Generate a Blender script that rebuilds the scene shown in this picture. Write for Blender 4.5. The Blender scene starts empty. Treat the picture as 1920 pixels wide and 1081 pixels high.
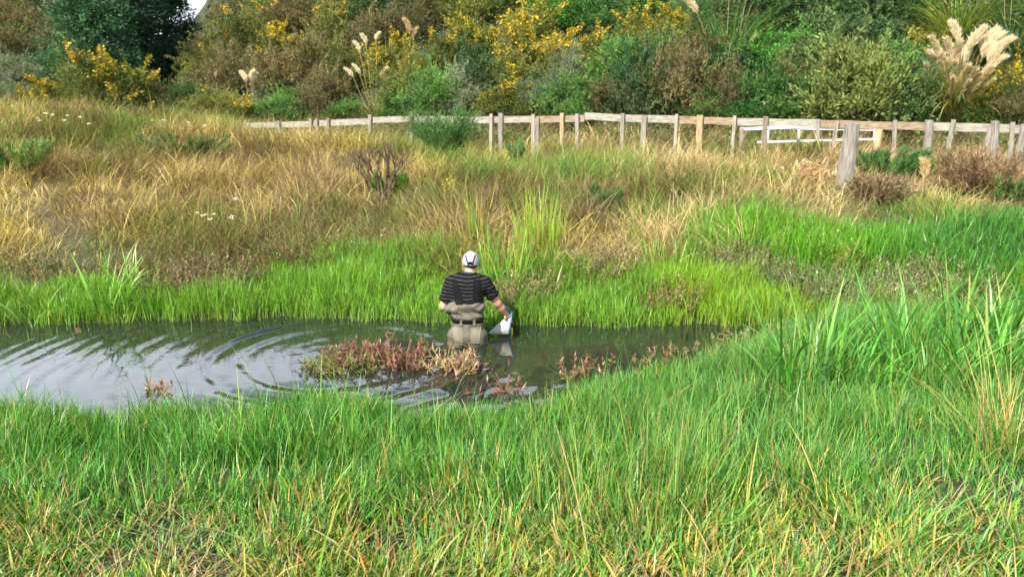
import bpy, math, random
import numpy as np
from mathutils import Vector

# ------------------------------------------------------------------ camera, sky, sun, exposure
scene = bpy.context.scene
COL = scene.collection
CAM_H = 2.42
PITCH = math.radians(13.6)
FPX = 1450.0                       # focal length in pixels of the 1920 px wide photograph
cam_data = bpy.data.cameras.new('camera')
cam_data.sensor_width = 36.0
cam_data.lens = FPX / 1920.0 * 36.0
cam_data.clip_start = 0.05
cam_data.clip_end = 3000.0
cam_data.dof.use_dof = True
cam_data.dof.focus_distance = 5.0
cam_data.dof.aperture_fstop = 3.2
cam = bpy.data.objects.new('camera', cam_data)
COL.objects.link(cam)
cam.location = (0, 0, CAM_H)
cam.rotation_euler = (math.pi / 2 - PITCH, 0, 0)
scene.camera = cam

SUN_EL = math.radians(46)
SUN_DIR = Vector((-0.58, -0.81, 0)).normalized()      # horizontal direction towards the sun: left, behind the camera
world = bpy.data.worlds.new('World')
scene.world = world
world.use_nodes = True
wn, wl = world.node_tree.nodes, world.node_tree.links
wn.clear()
w_out = wn.new('ShaderNodeOutputWorld')
w_bg = wn.new('ShaderNodeBackground')
w_sky = wn.new('ShaderNodeTexSky')
w_sky.sky_type = 'NISHITA'
w_sky.sun_disc = False
w_sky.sun_elevation = SUN_EL
w_sky.sun_rotation = math.atan2(SUN_DIR.x, SUN_DIR.y)
w_sky.air_density = 1.0
w_sky.dust_density = 1.5
w_tc = wn.new('ShaderNodeTexCoord')
w_map = wn.new('ShaderNodeMapping')
w_map.inputs['Scale'].default_value = (1.6, 1.6, 4.5)
w_map.inputs['Location'].default_value = (0.4, 0.1, 0.3)
w_noise = wn.new('ShaderNodeTexNoise')
w_noise.inputs['Scale'].default_value = 1.7
w_noise.inputs['Detail'].default_value = 7.0
w_noise.inputs['Roughness'].default_value = 0.55
w_ramp = wn.new('ShaderNodeValToRGB')
w_ramp.color_ramp.elements[0].position = 0.36
w_ramp.color_ramp.elements[1].position = 0.56
w_mix = wn.new('ShaderNodeMix')
w_mix.data_type = 'RGBA'
w_mix.inputs['B'].default_value = (12.0, 13.2, 14.8, 1)     # sunlit thin cloud, in the sky texture's own units
wl.new(w_tc.outputs['Generated'], w_map.inputs['Vector'])
wl.new(w_map.outputs['Vector'], w_noise.inputs['Vector'])
w_sep = wn.new('ShaderNodeSeparateXYZ')
w_low = wn.new('ShaderNodeMapRange')                      # cloud banks close up towards the horizon
w_low.inputs['From Min'].default_value = 0.25
w_low.inputs['From Max'].default_value = 0.70
w_low.inputs['To Min'].default_value = 0.24
w_low.inputs['To Max'].default_value = -0.22
w_add = wn.new('ShaderNodeMath')
wl.new(w_tc.outputs['Generated'], w_sep.inputs['Vector'])
wl.new(w_sep.outputs['Z'], w_low.inputs['Value'])
wl.new(w_noise.outputs['Fac'], w_add.inputs[0])
wl.new(w_low.outputs['Result'], w_add.inputs[1])
wl.new(w_add.outputs['Value'], w_ramp.inputs['Fac'])
wl.new(w_ramp.outputs['Color'], w_mix.inputs['Factor'])
wl.new(w_sky.outputs['Color'], w_mix.inputs['A'])
wl.new(w_mix.outputs['Result'], w_bg.inputs['Color'])
w_bg.inputs['Strength'].default_value = 0.09
wl.new(w_bg.outputs['Background'], w_out.inputs['Surface'])

sun_data = bpy.data.lights.new('sun', 'SUN')
sun_data.energy = 5.0
sun_data.angle = math.radians(0.5)
sun_data.color = (1.0, 0.945, 0.85)
sun = bpy.data.objects.new('sun', sun_data)
COL.objects.link(sun)
sun_vec = Vector((SUN_DIR.x * math.cos(SUN_EL), SUN_DIR.y * math.cos(SUN_EL), math.sin(SUN_EL)))
sun.rotation_euler = sun_vec.to_track_quat('Z', 'Y').to_euler()
sun.location = (-20, -15, 30)

vs = scene.view_settings
vs.view_transform = 'Standard'
vs.look = 'None'
vs.exposure = 1.0
vs.gamma = 1.0
vs.use_curve_mapping = False
cy = scene.cycles
cy.max_bounces = 4
cy.diffuse_bounces = 2
cy.glossy_bounces = 2
cy.transmission_bounces = 2
cy.transparent_max_bounces = 4
cy.caustics_reflective = False
cy.caustics_refractive = False
cy.sample_clamp_indirect = 6.0
cy.use_denoising = True
cy.use_adaptive_sampling = True
cy.adaptive_threshold = 0.02

# ------------------------------------------------------------------ helpers: rays, noise, terrain
CP, SP = math.cos(PITCH), math.sin(PITCH)

def ray(px, py):
    a, b = (px - 960.0) / FPX, (540.5 - py) / FPX
    return np.array([a, CP + b * SP, -SP + b * CP])

def at_y(px, py, y):
    r = ray(px, py)
    return np.array([0, 0, CAM_H]) + r * (y / r[1])

def at_z(px, py, z):
    r = ray(px, py)
    return np.array([0, 0, CAM_H]) + r * ((z - CAM_H) / r[2])

_lat = np.random.default_rng(7).random((256, 256))

def vnoise(x, y, seed=0):
    x = np.asarray(x, float) + seed * 17.31
    y = np.asarray(y, float) + seed * 9.77
    xi, yi = np.floor(x).astype(int), np.floor(y).astype(int)
    fx, fy = x - xi, y - yi
    fx, fy = fx * fx * (3 - 2 * fx), fy * fy * (3 - 2 * fy)
    g = lambda i, j: _lat[(xi + i) % 256, (yi + j) % 256]
    return (g(0, 0) * (1 - fx) + g(1, 0) * fx) * (1 - fy) + (g(0, 1) * (1 - fx) + g(1, 1) * fx) * fy

def fbm(x, y, seed=0, o=3):
    v, a, s = 0.0, 0.5, 0.0
    for k in range(o):
        v = v + a * vnoise(np.asarray(x) * 2 ** k, np.asarray(y) * 2 ** k, seed + k)
        s += a
        a *= 0.5
    return v / s

def sstep(a, b, v):
    t = np.clip((np.asarray(v, float) - a) / (b - a), 0, 1)
    return t * t * (3 - 2 * t)

_far_px = [(-500, 630), (-200, 620), (0, 612), (100, 606), (250, 602), (470, 596), (700, 598), (800, 606), (960, 612), (1250, 611), (1420, 607)]
_far = np.array([at_z(x, y, 0.0)[:2] for x, y in _far_px] + [[3.0, 8.1], [4.5, 8.6], [5.6, 9.35], [7.5, 10.1], [12, 10.6], [40, 12.]])
_near_px = [(-500, 742), (0, 738), (250, 755), (430, 730), (580, 708), (690, 722), (780, 742), (900, 748), (1000, 738), (1090, 690), (1250, 655), (1340, 640), (1420, 625)]
_near = np.array([at_z(x, y, 0.25)[:2] + [0, .05] for x, y in _near_px] + [[3.0, 8.05], [4.5, 8.5], [5.6, 8.75], [7.5, 8.9], [12, 9.4], [40, 11.]])
POND_L = -9.5

def y_far(x):
    return np.interp(x, _far[:, 0], _far[:, 1]) + 0.05 * np.sin(np.asarray(x) * 4.3) + 0.04 * np.sin(np.asarray(x) * 9.1 + 1)

def y_near(x):
    return np.interp(x, _near[:, 0], _near[:, 1]) + 0.05 * np.sin(np.asarray(x) * 5.1 + 2) + 0.04 * np.sin(np.asarray(x) * 11.0)

def wet(x, y):
    """distance inside the pond (positive) or outside it (negative)"""
    return np.minimum(np.minimum(y_far(x) - y, y - y_near(x)), np.asarray(x) - POND_L)

def y_fence(x):
    return 15.5 + (10 - x) * 0.457

def hill_h(x, y):
    yb = y_fence(x) + 2.0
    d = np.maximum(y - yb, 0)
    u = np.asarray(x) / np.maximum(y, 1)
    s = np.interp(u, [-1.2, -0.75, -0.60, -0.52, -0.44, -0.41, -0.385, -0.355, -0.30, -0.15, 0.1, 0.5, 1.2],
                  [0.52, 0.52, 0.42, 0.20, 0.09, 0.11, 0.20, 0.42, 0.50, 0.58, 0.66, 0.66, 0.6])
    cap = 26.0
    d = np.where(d < cap, d, cap + (d - cap) * 0.25)
    d = np.where(d < 45, d, 45 + (d - 45) * 0.02)
    return s * (np.sqrt(d * d + 1.0) - 1.0)

def zt(x, y):
    x, y = np.asarray(x, float), np.asarray(y, float)
    w = wet(x, y)
    e = np.maximum(-w, 0)
    near = 0.12 + np.clip(5.4 - y, 0, 6) * 0.115
    far = 0.10 + 0.78 * sstep(8.2, 13.2, y) + 0.12 * sstep(12, 18, y)
    far = far + (0.95 * sstep(-3.0, -12.0, x) - 0.10 * sstep(-1, -5, x)) * sstep(9.0, 18.0, y) * (1 - 0.6 * sstep(20, 27, y))
    far = far + 0.36 * sstep(-1.8, -3.4, x) * (1 - .6 * sstep(-7, -11, x)) * sstep(15.0, 18.0, y) * (1 - sstep(19.5, 22, y + .3 * x + 2))
    far = far + (0.16 * (fbm(x * .55, y * .55, 3) - .5) + .22 * (fbm(x * 1.3, y * 1.3, 4, 2) - .5)) * sstep(9, 11, y)
    mid = 0.5 * (y_far(x) + y_near(x))
    base = np.where(y > mid, far, near) + 0.06 * (fbm(x * 1.3, y * 1.3, 5) - .5)
    out = 0.05 * sstep(0, 0.12, e) + base * sstep(0.0, 0.8, e)
    out = out + hill_h(x, y)
    return np.where(w > 0, -0.02 - 0.86 * sstep(0, 0.8, w), out)

def ground(px, py, d0=2.5, d1=70.0):
    """where the view ray of a pixel meets the terrain"""
    r = ray(px, py)
    t = np.linspace(d0, d1, 2600)
    X, Y, Z = r[0] / r[1] * t, t, CAM_H + r[2] / r[1] * t
    hit = np.nonzero(Z < zt(X, Y))[0]
    i = hit[0] if len(hit) else len(t) - 1
    return np.array([X[i], Y[i], float(zt(X[i], Y[i]))])

# ------------------------------------------------------------------ helpers: meshes and objects
def raw_mesh(name, V, F, col=None, mat=None, smooth=False):
    V = np.ascontiguousarray(V, np.float32)
    me = bpy.data.meshes.new(name)
    F = np.ascontiguousarray(F, np.int32)
    k = F.shape[1]
    me.vertices.add(len(V))
    me.vertices.foreach_set('co', V.ravel())
    me.loops.add(F.size)
    me.loops.foreach_set('vertex_index', F.ravel())
    me.polygons.add(len(F))
    me.polygons.foreach_set('loop_start', np.arange(0, F.size, k, dtype=np.int32))
    me.update(calc_edges=True)
    if smooth:
        me.polygons.foreach_set('use_smooth', np.ones(len(F), bool))
    if col is not None:
        at = me.color_attributes.new('col', 'FLOAT_COLOR', 'POINT')
        c = np.ones((len(V), 4), np.float32)
        c[:, :3] = col
        at.data.foreach_set('color', c.ravel())
    if mat:
        me.materials.append(mat)
    return me

def add(name, me, parent=None, loc=None, label=None, cat=None, group=None, kind=None):
    o = bpy.data.objects.new(name, me)
    COL.objects.link(o)
    if parent:
        o.parent = parent
    if loc is not None:
        o.location = [float(v) for v in loc]
    for k, v in (('label', label), ('category', cat), ('group', group), ('kind', kind)):
        if v:
            o[k] = v
    return o

class MB:
    """collects polygons for one mesh"""
    def __init__(s):
        s.v, s.f, s.c = [], [], []
    def geo(s, V, F, c=None):
        n = len(s.v)
        s.v += [tuple(map(float, p)) for p in V]
        s.f += [tuple(i + n for i in f) for f in F]
        if c is not None:
            s.c += [tuple(c)] * len(V)
    def tube(s, pts, rad, n=8, c=None, cap=True):
        pts = [Vector(map(float, p)) for p in pts]
        V, F = [], []
        up = Vector((0.13, 0.21, 0.97)).normalized()
        for i, p in enumerate(pts):
            t = (pts[min(i + 1, len(pts) - 1)] - pts[max(i - 1, 0)]).normalized()
            a = t.cross(up)
            if a.length < 1e-3:
                a = t.cross(Vector((1, 0, 0)))
            a.normalize()
            b = t.cross(a)
            r = rad[i] if hasattr(rad, '__len__') else rad
            for k in range(n):
                th = 2 * math.pi * k / n
                V.append(p + a * (r * math.cos(th)) + b * (r * math.sin(th)))
        for i in range(len(pts) - 1):
            for k in range(n):
                F.append((i * n + k, i * n + (k + 1) % n, (i + 1) * n + (k + 1) % n, (i + 1) * n + k))
        if cap:
            F.append(tuple(range(n - 1, -1, -1)))
            F.append(tuple((len(pts) - 1) * n + k for k in range(n)))
        s.geo(V, F, c)
    def build(s, name, mat, smooth=False):
        me = bpy.data.meshes.new(name)
        me.from_pydata(s.v, [], s.f)
        if s.c:
            at = me.color_attributes.new('col', 'FLOAT_COLOR', 'POINT')
            at.data.foreach_set('color', np.hstack([np.array(s.c, np.float32), np.ones((len(s.c), 1), np.float32)]).ravel())
        me.materials.append(mat)
        if smooth:
            me.polygons.foreach_set('use_smooth', np.ones(len(me.polygons), bool))
        me.update()
        return me

def blades(P, H, W, az, th0, th1, cb, ct, L=3, tw=None, base=0.75):
    """grass blades: roots P, length H, width W, heading az, start angle th0 from vertical, further bend th1; returns V, F(tri), C"""
    P = np.asarray(P, float)
    n = len(P)
    H, W, az, th0, th1 = [np.broadcast_to(np.asarray(v, float), (n,)) for v in (H, W, az, th0, th1)]
    cb = np.broadcast_to(np.asarray(cb, float), (n, 3))
    ct = np.broadcast_to(np.asarray(ct, float), (n, 3))
    tw = np.zeros(n) if tw is None else np.broadcast_to(tw, (n,))
    dx, dy = np.cos(az), np.sin(az)
    sx, sy = -np.sin(az + tw), np.cos(az + tw)
    nv = 2 * L + 1
    V = np.empty((n, nv, 3))
    C = np.empty((n, nv, 3))
    p = P.copy()
    for l in range(L + 1):
        t = l / L
        if l:
            th = th0 + th1 * (l - 0.5) / L
            seg = H / L
            p = p + np.stack([np.sin(th) * dx * seg, np.sin(th) * dy * seg, np.cos(th) * seg], 1)
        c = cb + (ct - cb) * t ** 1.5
        if l < L:
            w = W * 0.5 * (base + (1 - base) * min(1, t * 2.5)) * (1 - t ** 2.2 * 0.75)
            o = np.stack([sx * w, sy * w, np.zeros(n)], 1)
            V[:, 2 * l], V[:, 2 * l + 1] = p - o, p + o
            C[:, 2 * l] = C[:, 2 * l + 1] = c
        else:
            V[:, 2 * L] = p
            C[:, 2 * L] = c
    f = []
    for l in range(L - 1):
        a = 2 * l
        f += [(a, a + 1, a + 3), (a, a + 3, a + 2)]
    f.append((2 * L - 2, 2 * L - 1, 2 * L))
    F = (np.array(f)[None] + (np.arange(n) * nv)[:, None, None]).reshape(-1, 3)
    return V.reshape(-1, 3), F, C.reshape(-1, 3)

def leaves(P, D, N, ln, wd, col):
    """flat diamond leaves from P along D, width axis D x N; returns V, F(quad), C"""
    D = D / np.linalg.norm(D, axis=1, keepdims=True)
    S = np.cross(D, N)
    S /= np.linalg.norm(S, axis=1, keepdims=True) + 1e-9
    ln, wd = np.asarray(ln)[:, None], np.asarray(wd)[:, None]
    m = P + D * ln * 0.45
    V = np.stack([P, m + S * wd * .5, P + D * ln, m - S * wd * .5], 1).reshape(-1, 3)
    F = np.arange(len(V)).reshape(-1, 4)
    return V, F, np.repeat(col, 4, axis=0)

def join(parts):
    V, F, C, n = [], [], [], 0
    for v, f, c in parts:
        V.append(v); F.append(f + n); C.append(c)
        n += len(v)
    return np.vstack(V), np.vstack(F), np.vstack(C)

def pick(rng, n, pal, wts, var=0.18):
    pal = np.array(pal, float)
    w = np.array(wts, float)
    i = rng.choice(len(pal), n, p=w / w.sum())
    return pal[i] * (1 + var * rng.standard_normal((n, 1))).clip(.5, 1.6) * (1 + 0.06 * rng.standard_normal((n, 3)))

def unit(rng, n):
    v = rng.standard_normal((n, 3))
    return v / np.linalg.norm(v, axis=1, keepdims=True)

# ------------------------------------------------------------------ materials
def new_mat(name):
    m = bpy.data.materials.new(name)
    m.use_nodes = True
    return m, m.node_tree.nodes, m.node_tree.links, m.node_tree.nodes['Principled BSDF']

def leaf_mat(name, trans=0.35, rough=0.5, spec=0.35, tint=False):
    m, n, l, b = new_mat(name)
    a = n.new('ShaderNodeAttribute')
    a.attribute_name = 'col'
    src = a.outputs['Color']
    if tint:
        oi = n.new('ShaderNodeObjectInfo')
        mr = n.new('ShaderNodeMapRange')
        mr.inputs['To Min'].default_value = 0.7
        mr.inputs['To Max'].default_value = 1.2
        l.new(oi.outputs['Random'], mr.inputs['Value'])
        hs = n.new('ShaderNodeHueSaturation')
        l.new(mr.outputs['Result'], hs.inputs['Value'])
        mr2 = n.new('ShaderNodeMapRange')
        mr2.inputs['To Min'].default_value = 0.515
        mr2.inputs['To Max'].default_value = 0.485
        l.new(oi.outputs['Random'], mr2.inputs['Value'])
        l.new(mr2.outputs['Result'], hs.inputs['Hue'])
        l.new(src, hs.inputs['Color'])
        src = hs.outputs['Color']
    l.new(src, b.inputs['Base Color'])
    b.inputs['Roughness'].default_value = rough
    b.inputs['Specular IOR Level'].default_value = spec
    if trans:
        t = n.new('ShaderNodeBsdfTranslucent')
        mx = n.new('ShaderNodeMixRGB')
        mx.blend_type = 'MULTIPLY'
        mx.inputs['Fac'].default_value = 1
        mx.inputs['Color2'].default_value = (1.25, 1.15, 0.6, 1)
        l.new(src, mx.inputs['Color1'])
        l.new(mx.outputs['Color'], t.inputs['Color'])
        ms = n.new('ShaderNodeMixShader')
        ms.inputs['Fac'].default_value = trans
        l.new(b.outputs['BSDF'], ms.inputs[1])
        l.new(t.outputs['BSDF'], ms.inputs[2])
        l.new(ms.outputs['Shader'], n['Material Output'].inputs['Surface'])
    return m

def flat_mat(name, col, rough=0.6, noise=0.0, scale=20.0, bump=0.0, spec=0.4, col2=None, stretch=(1, 1, 1)):
    m, n, l, b = new_mat(name)
    b.inputs['Base Color'].default_value = (*col, 1)
    b.inputs['Roughness'].default_value = rough
    b.inputs['Specular IOR Level'].default_value = spec
    if noise or bump:
        tc = n.new('ShaderNodeTexCoord')
        mp = n.new('ShaderNodeMapping')
        mp.inputs['Scale'].default_value = stretch
        l.new(tc.outputs['Object'], mp.inputs['Vector'])
        t = n.new('ShaderNodeTexNoise')
        t.inputs['Scale'].default_value = scale
        t.inputs['Detail'].default_value = 6
        l.new(mp.outputs['Vector'], t.inputs['Vector'])
        if noise:
            r = n.new('ShaderNodeValToRGB')
            r.color_ramp.elements[0].position = 0.5 - noise * .5 if noise < 1 else 0.3
            r.color_ramp.elements[1].position = 0.68
            c2 = col2 or tuple(c * (1 - noise) for c in col)
            r.color_ramp.elements[0].color = (*c2, 1)
            r.color_ramp.elements[1].color = (*col, 1)
            l.new(t.outputs['Fac'], r.inputs['Fac'])
            l.new(r.outputs['Color'], b.inputs['Base Color'])
        if bump:
            bp = n.new('ShaderNodeBump')
            bp.inputs['Strength'].default_value = bump
            bp.inputs['Distance'].default_value = 0.02
            l.new(t.outputs['Fac'], bp.inputs['Height'])
            l.new(bp.outputs['Normal'], b.inputs['Normal'])
    return m

M_GRASS = leaf_mat('grass_blades', 0.30, 0.42, 0.4)
M_DRY = leaf_mat('dry_grass', 0.25, 0.6, 0.25)
M_SHRUB = leaf_mat('shrub_leaves', 0.22, 0.6, 0.25, tint=True)
M_REED = leaf_mat('reed_leaves', 0.35, 0.38, 0.45)
M_PLUME = leaf_mat('plume_silk', 0.45, 0.8, 0.1)
M_STEM = flat_mat('shrub_stem', (0.13, 0.085, 0.05), 0.85, 0.5, 14, 0.4)
M_STALK = flat_mat('straw_stalk', (0.42, 0.30, 0.13), 0.7, 0.4, 30)
# ------------------------------------------------------------------ the ground: one sheet to the horizon
def axis(lo, hi, step, far, n):
    core = np.arange(lo, hi + step * .5, step)
    g = np.geomspace(step, far, n)
    return np.concatenate([lo - np.cumsum(g)[::-1], core, hi + np.cumsum(g)])

gx = axis(-15, 15, 0.2, 160, 26)
gy = np.concatenate([-2 - np.cumsum(np.geomspace(.3, 120, 14))[::-1], np.arange(-2, 4.4, .4), np.arange(4.4, 12, .16), np.arange(12, 52, .45),
                     52 + np.cumsum(np.geomspace(.5, 160, 24))])
GX, GY = np.meshgrid(gx, gy, indexing='ij')
GZ = zt(GX, GY)
hb = sstep(1.0, 4.0, GY - y_fence(GX) - 2)
GZ = GZ + hb * 0.5 * (fbm(GX * .8, GY * .8, 11) - .5)
ni, nj = GX.shape
idx = np.arange(ni * nj).reshape(ni, nj)
F = np.stack([idx[:-1, :-1], idx[1:, :-1], idx[1:, 1:], idx[:-1, 1:]], -1).reshape(-1, 4)
# base colours: damp soil by the pond, straw litter in the field, leaf litter and moss on the hill
soil = np.array([.030, .024, .014]); litter = np.array([.10, .072, .032]); turf = np.array([.032, .050, .014]); moss = np.array([.045, .06, .022])
far_side = sstep(9.5, 11.5, GY)[..., None]
nz = fbm(GX * .9, GY * .9, 21)[..., None]
gc = (soil * (1 - nz) + turf * nz) * (1 - far_side) + (litter * (.4 + .6 * nz) + turf * (1 - nz) * .6) * far_side
gc = gc * (1 - hb[..., None]) + (moss * .6 + soil * .5 * nz) * hb[..., None]
m, n, l, b = new_mat('ground_soil')
a_ = n.new('ShaderNodeAttribute'); a_.attribute_name = 'col'
t_ = n.new('ShaderNodeTexNoise'); t_.inputs['Scale'].default_value = 9; t_.inputs['Detail'].default_value = 8
tc_ = n.new('ShaderNodeTexCoord'); l.new(tc_.outputs['Object'], t_.inputs['Vector'])
mr_ = n.new('ShaderNodeMapRange'); mr_.inputs['To Min'].default_value = .5; mr_.inputs['To Max'].default_value = 1.4
l.new(t_.outputs['Fac'], mr_.inputs['Value'])
mx_ = n.new('ShaderNodeMixRGB'); mx_.blend_type = 'MULTIPLY'; mx_.inputs['Fac'].default_value = 1
l.new(a_.outputs['Color'], mx_.inputs['Color1']); l.new(mr_.outputs['Result'], mx_.inputs['Color2'])
l.new(mx_.outputs['Color'], b.inputs['Base Color'])
b.inputs['Roughness'].default_value = .9
bp_ = n.new('ShaderNodeBump'); bp_.inputs['Strength'].default_value = .8; bp_.inputs['Distance'].default_value = .05
l.new(t_.outputs['Fac'], bp_.inputs['Height']); l.new(bp_.outputs['Normal'], b.inputs['Normal'])
add('ground', raw_mesh('ground', np.stack([GX, GY, GZ], -1).reshape(-1, 3), F, gc.reshape(-1, 3), m, True), kind='structure')

# ------------------------------------------------------------------ pond water with rings spreading from the wader
MAN = at_y(877, 640, 7.58)
MX, MY = MAN[0], MAN[1]
wx = np.arange(POND_L - .3, 4.6, .03)
wy = np.arange(4.75, 9.3, .03)
WX, WY = np.meshgrid(wx, wy, indexing='ij')
def rings(cx, cy, lam, amp, ph, r0, r1):
    r = np.hypot(WX - cx, WY - cy)
    env = sstep(0.35, 1.7, r) * np.exp(-r / 4.5) * (1 - sstep(r0, r1, r))
    wob = 0.5 * fbm(WX * .9, WY * .9, 31) + 0.12 * fbm(WX * 3, WY * 3, 33)
    q = 2 * np.pi * (r + .22 * wob) / lam + ph
    return amp * env * (np.sin(q) + .35 * np.sin(2 * q + .6)) * (0.35 + .9 * fbm(r * 1.3, WX * .15, 35))
WZ = rings(MX, MY, .34, .0030, .4, 3.5, 6.0)
r = np.hypot(WX + 1.65, WY - 7.22)                  # rings left behind where he stepped a moment before
wob = .10 * fbm(WX * .8, WY * .8, 31) + .05 * fbm(WX * 2.4, WY * 2.4, 33)
wob = wob * 2.0
for lam, amp, rc, rw, ph in ((.40, .0078, 1.30, .45, .3), (.33, .0040, 2.05, .50, 1.9), (.27, .0022, 2.9, .7, .8)):
    q = 2 * np.pi * (r + wob + .06 * r * r) / lam + ph
    WZ = WZ + amp * np.exp(-((r - rc) / rw) ** 2) * (np.sin(q) + .3 * np.sin(2 * q + .6)) * (.45 + .9 * fbm(np.arctan2(WY - 7.22, WX + 1.65) * 2.2 + 7, r * .8, 37))
WZ = WZ + rings(MX + .45, MY + .1, .23, .0016, 1.0, 1.6, 3.4)
WZ += .0035 * (fbm(WX * 5, WY * 8, 41) - .5) * (.25 + np.exp(-np.hypot(WX - MX, WY - MY) / 1.3)) * 1.6
idx = np.arange(WX.size).reshape(WX.shape)
F = np.stack([idx[:-1, :-1], idx[1:, :-1], idx[1:, 1:], idx[:-1, 1:]], -1).reshape(-1, 4)
m, n, l, b = new_mat('pond_water')
b.inputs['Base Color'].default_value = (.016, .020, .015, 1)
b.inputs['Roughness'].default_value = .03
b.inputs['IOR'].default_value = 1.62
t_ = n.new('ShaderNodeTexNoise'); t_.inputs['Scale'].default_value = 16; t_.inputs['Detail'].default_value = 3
tc_ = n.new('ShaderNodeTexCoord'); l.new(tc_.outputs['Object'], t_.inputs['Vector'])
bp_ = n.new('ShaderNodeBump'); bp_.inputs['Strength'].default_value = .25; bp_.inputs['Distance'].default_value = .004
l.new(t_.outputs['Fac'], bp_.inputs['Height']); l.new(bp_.outputs['Normal'], b.inputs['Normal'])
add('pond_water', raw_mesh('pond_water', np.stack([WX, WY, WZ], -1).reshape(-1, 3), F, None, m, True), kind='structure')
x2 = np.linspace(5.0, 14, 40); y2 = np.linspace(8.6, 11.2, 20)
X2, Y2 = np.meshgrid(x2, y2, indexing='ij')
idx = np.arange(X2.size).reshape(X2.shape)
F = np.stack([idx[:-1, :-1], idx[1:, :-1], idx[1:, 1:], idx[:-1, 1:]], -1).reshape(-1, 4)
add('ditch_water', raw_mesh('ditch_water', np.stack([X2, Y2, 0.002 * np.sin(X2 * 9 + Y2 * 5)], -1).reshape(-1, 3), F, None, m, True), kind='structure')

# ------------------------------------------------------------------ grass
def fan(rng, n, d0, d1, u=0.86):
    """points spread over the ground, thinning with distance as 1/d"""
    d = rng.uniform(d0, d1, n)
    x = rng.uniform(-u, u, n) * d
    return x, d

def rooted(x, y):
    return np.stack([x, y, zt(x, y) - .01], 1)

# lush green bank in front of the pond, shorter and yellowed towards the viewer
rng = np.random.default_rng(1)
x, y = fan(rng, 138000, 2.35, 8.3)
keep = (y < y_near(x) + .02) & (wet(x, y) < 0.0)
x, y = x[keep], y[keep]
g1 = fbm(x * 1.1, y * 1.1, 51); g2 = fbm(x * 2.6, y * 2.6, 53); g3 = fbm(x * .5 + 3, y * .7, 55)
keep = rng.random(len(x)) < np.clip(.70 + 3.2 * (g2 - .43), .16, 1)
x, y, g1, g2, g3 = x[keep], y[keep], g1[keep], g2[keep], g3[keep]
n_ = len(x)
back = sstep(2.95, 4.1, y + .9 * (g1 - .5) - .30 * sstep(.3, 1.6, x))               # 0 near the camera, 1 by the water
edge = sstep(.05, .5, y_near(x) - y)
H = (.10 + .13 * back + .16 * (g1 - .38) + .16 * (g2 - .45)).clip(.06, None) * (.65 + .7 * rng.random(n_)) * (.55 + .45 * edge)
H *= 1 + .9 * (rng.random(n_) < .02)
lay = rng.random(n_) < .07
W = (.0042 + .0042 * rng.random(n_)) * (1 + .5 * (1 - back))
lean = 2 * np.pi * fbm(x * 1.7, y * 1.7, 57) * 2.2
az = lean + rng.normal(0, 1.5, n_)
th0 = np.abs(rng.normal(.12, .16, n_)) + .65 * (1 - back) * rng.random(n_)
th1 = np.abs(rng.normal(.5, .42, n_))
th0 = np.where(lay, rng.uniform(.7, 1.4, n_), th0)
c = pick(rng, n_, [(.062, .235, .032), (.095, .29, .038), (.038, .145, .030), (.165, .325, .05)], [3, 3, 2, 1.5], .24)
pale = sstep(.1, 1.2, x) * sstep(3.6, 4.4, y)
blu = np.array([.13, .31, .075]) * (1 + .2 * rng.standard_normal((n_, 1)))
pale = pale * np.clip(.35 + 2.2 * (g1 - .4), 0, 1)
c = c * (1 - .6 * pale[:, None]) + blu * .6 * pale[:, None]
dryp = (1 - back) * np.clip(.17 + 1.9 * (g3 - .48), .05, .45) + .025
isd = rng.random(n_) < dryp
cd = pick(rng, n_, [(.52, .37, .13), (.48, .27, .055), (.30, .33, .06), (.24, .34, .05), (.28, .17, .07)], [2, 1.1, 3, 3.4, 1.0], .2)
c[isd] = cd[isd]
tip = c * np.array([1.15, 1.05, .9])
dt = rng.random(n_) < .10
tip[dt] = cd[dt]
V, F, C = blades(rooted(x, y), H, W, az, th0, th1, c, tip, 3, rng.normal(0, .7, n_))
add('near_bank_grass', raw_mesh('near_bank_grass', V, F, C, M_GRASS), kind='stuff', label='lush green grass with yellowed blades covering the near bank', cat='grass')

# flattened dead thatch showing at the roots close to the viewer
x, y = fan(rng, 2600, 2.3, 3.8)
n_ = len(x)
V, F, C = blades(rooted(x, y) + [0, 0, .02], rng.uniform(.12, .34, n_), rng.uniform(.003, .006, n_), rng.uniform(0, 6.3, n_), rng.uniform(.7, 1.45, n_), rng.normal(.2, .3, n_),
                 pick(rng, n_, [(.34, .25, .11), (.22, .14, .06), (.42, .33, .17)], [2, 2, 1]), (.34, .25, .12), 3)
add('dead_thatch', raw_mesh('dead_thatch', V, F, C, M_DRY), kind='stuff', label='pale dead grass blades lying among the nearest green grass', cat='dead grass')

# bright grass along the far shore
x, y = fan(rng, 150000, 7.6, 11.6, .82)
off = y - y_far(x)
wid = np.interp(x, [-8, -5.5, -4.0, -3.2, -2.4, -1.2, 0.0, 1.2, 1.6, 2.2, 3.0, 3.6], [.75, .75, .60, .55, 1.5, 1.75, 1.35, 1.35, 1.0, 1.3, 1.0, .1])
wid = wid + .9 * (fbm(x * 1.5, y * 1.5, 61) - .5)
keep = (off > -.03 - .16 * (rng.random(len(x)) < .12) * rng.random(len(x))) & (off < wid)
x, y, off = x[keep], y[keep], off[keep]
n_ = len(x)
g1 = fbm(x * 1.4, y * 2.2, 63)
H = ((.21 + .46 * (g1 - .42)) * (.75 + .6 * fbm(x * 4, y * 4, 64))).clip(.08, None) * (.6 + .7 * rng.random(n_))
W = .006 + .004 * rng.random(n_)
lime = sstep(1.45, 2.0, x)
c = pick(rng, n_, [(.105, .31, .024), (.16, .385, .028), (.07, .21, .024), (.25, .42, .04)], [3, 3, 1.6, 1.2], .18)
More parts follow.
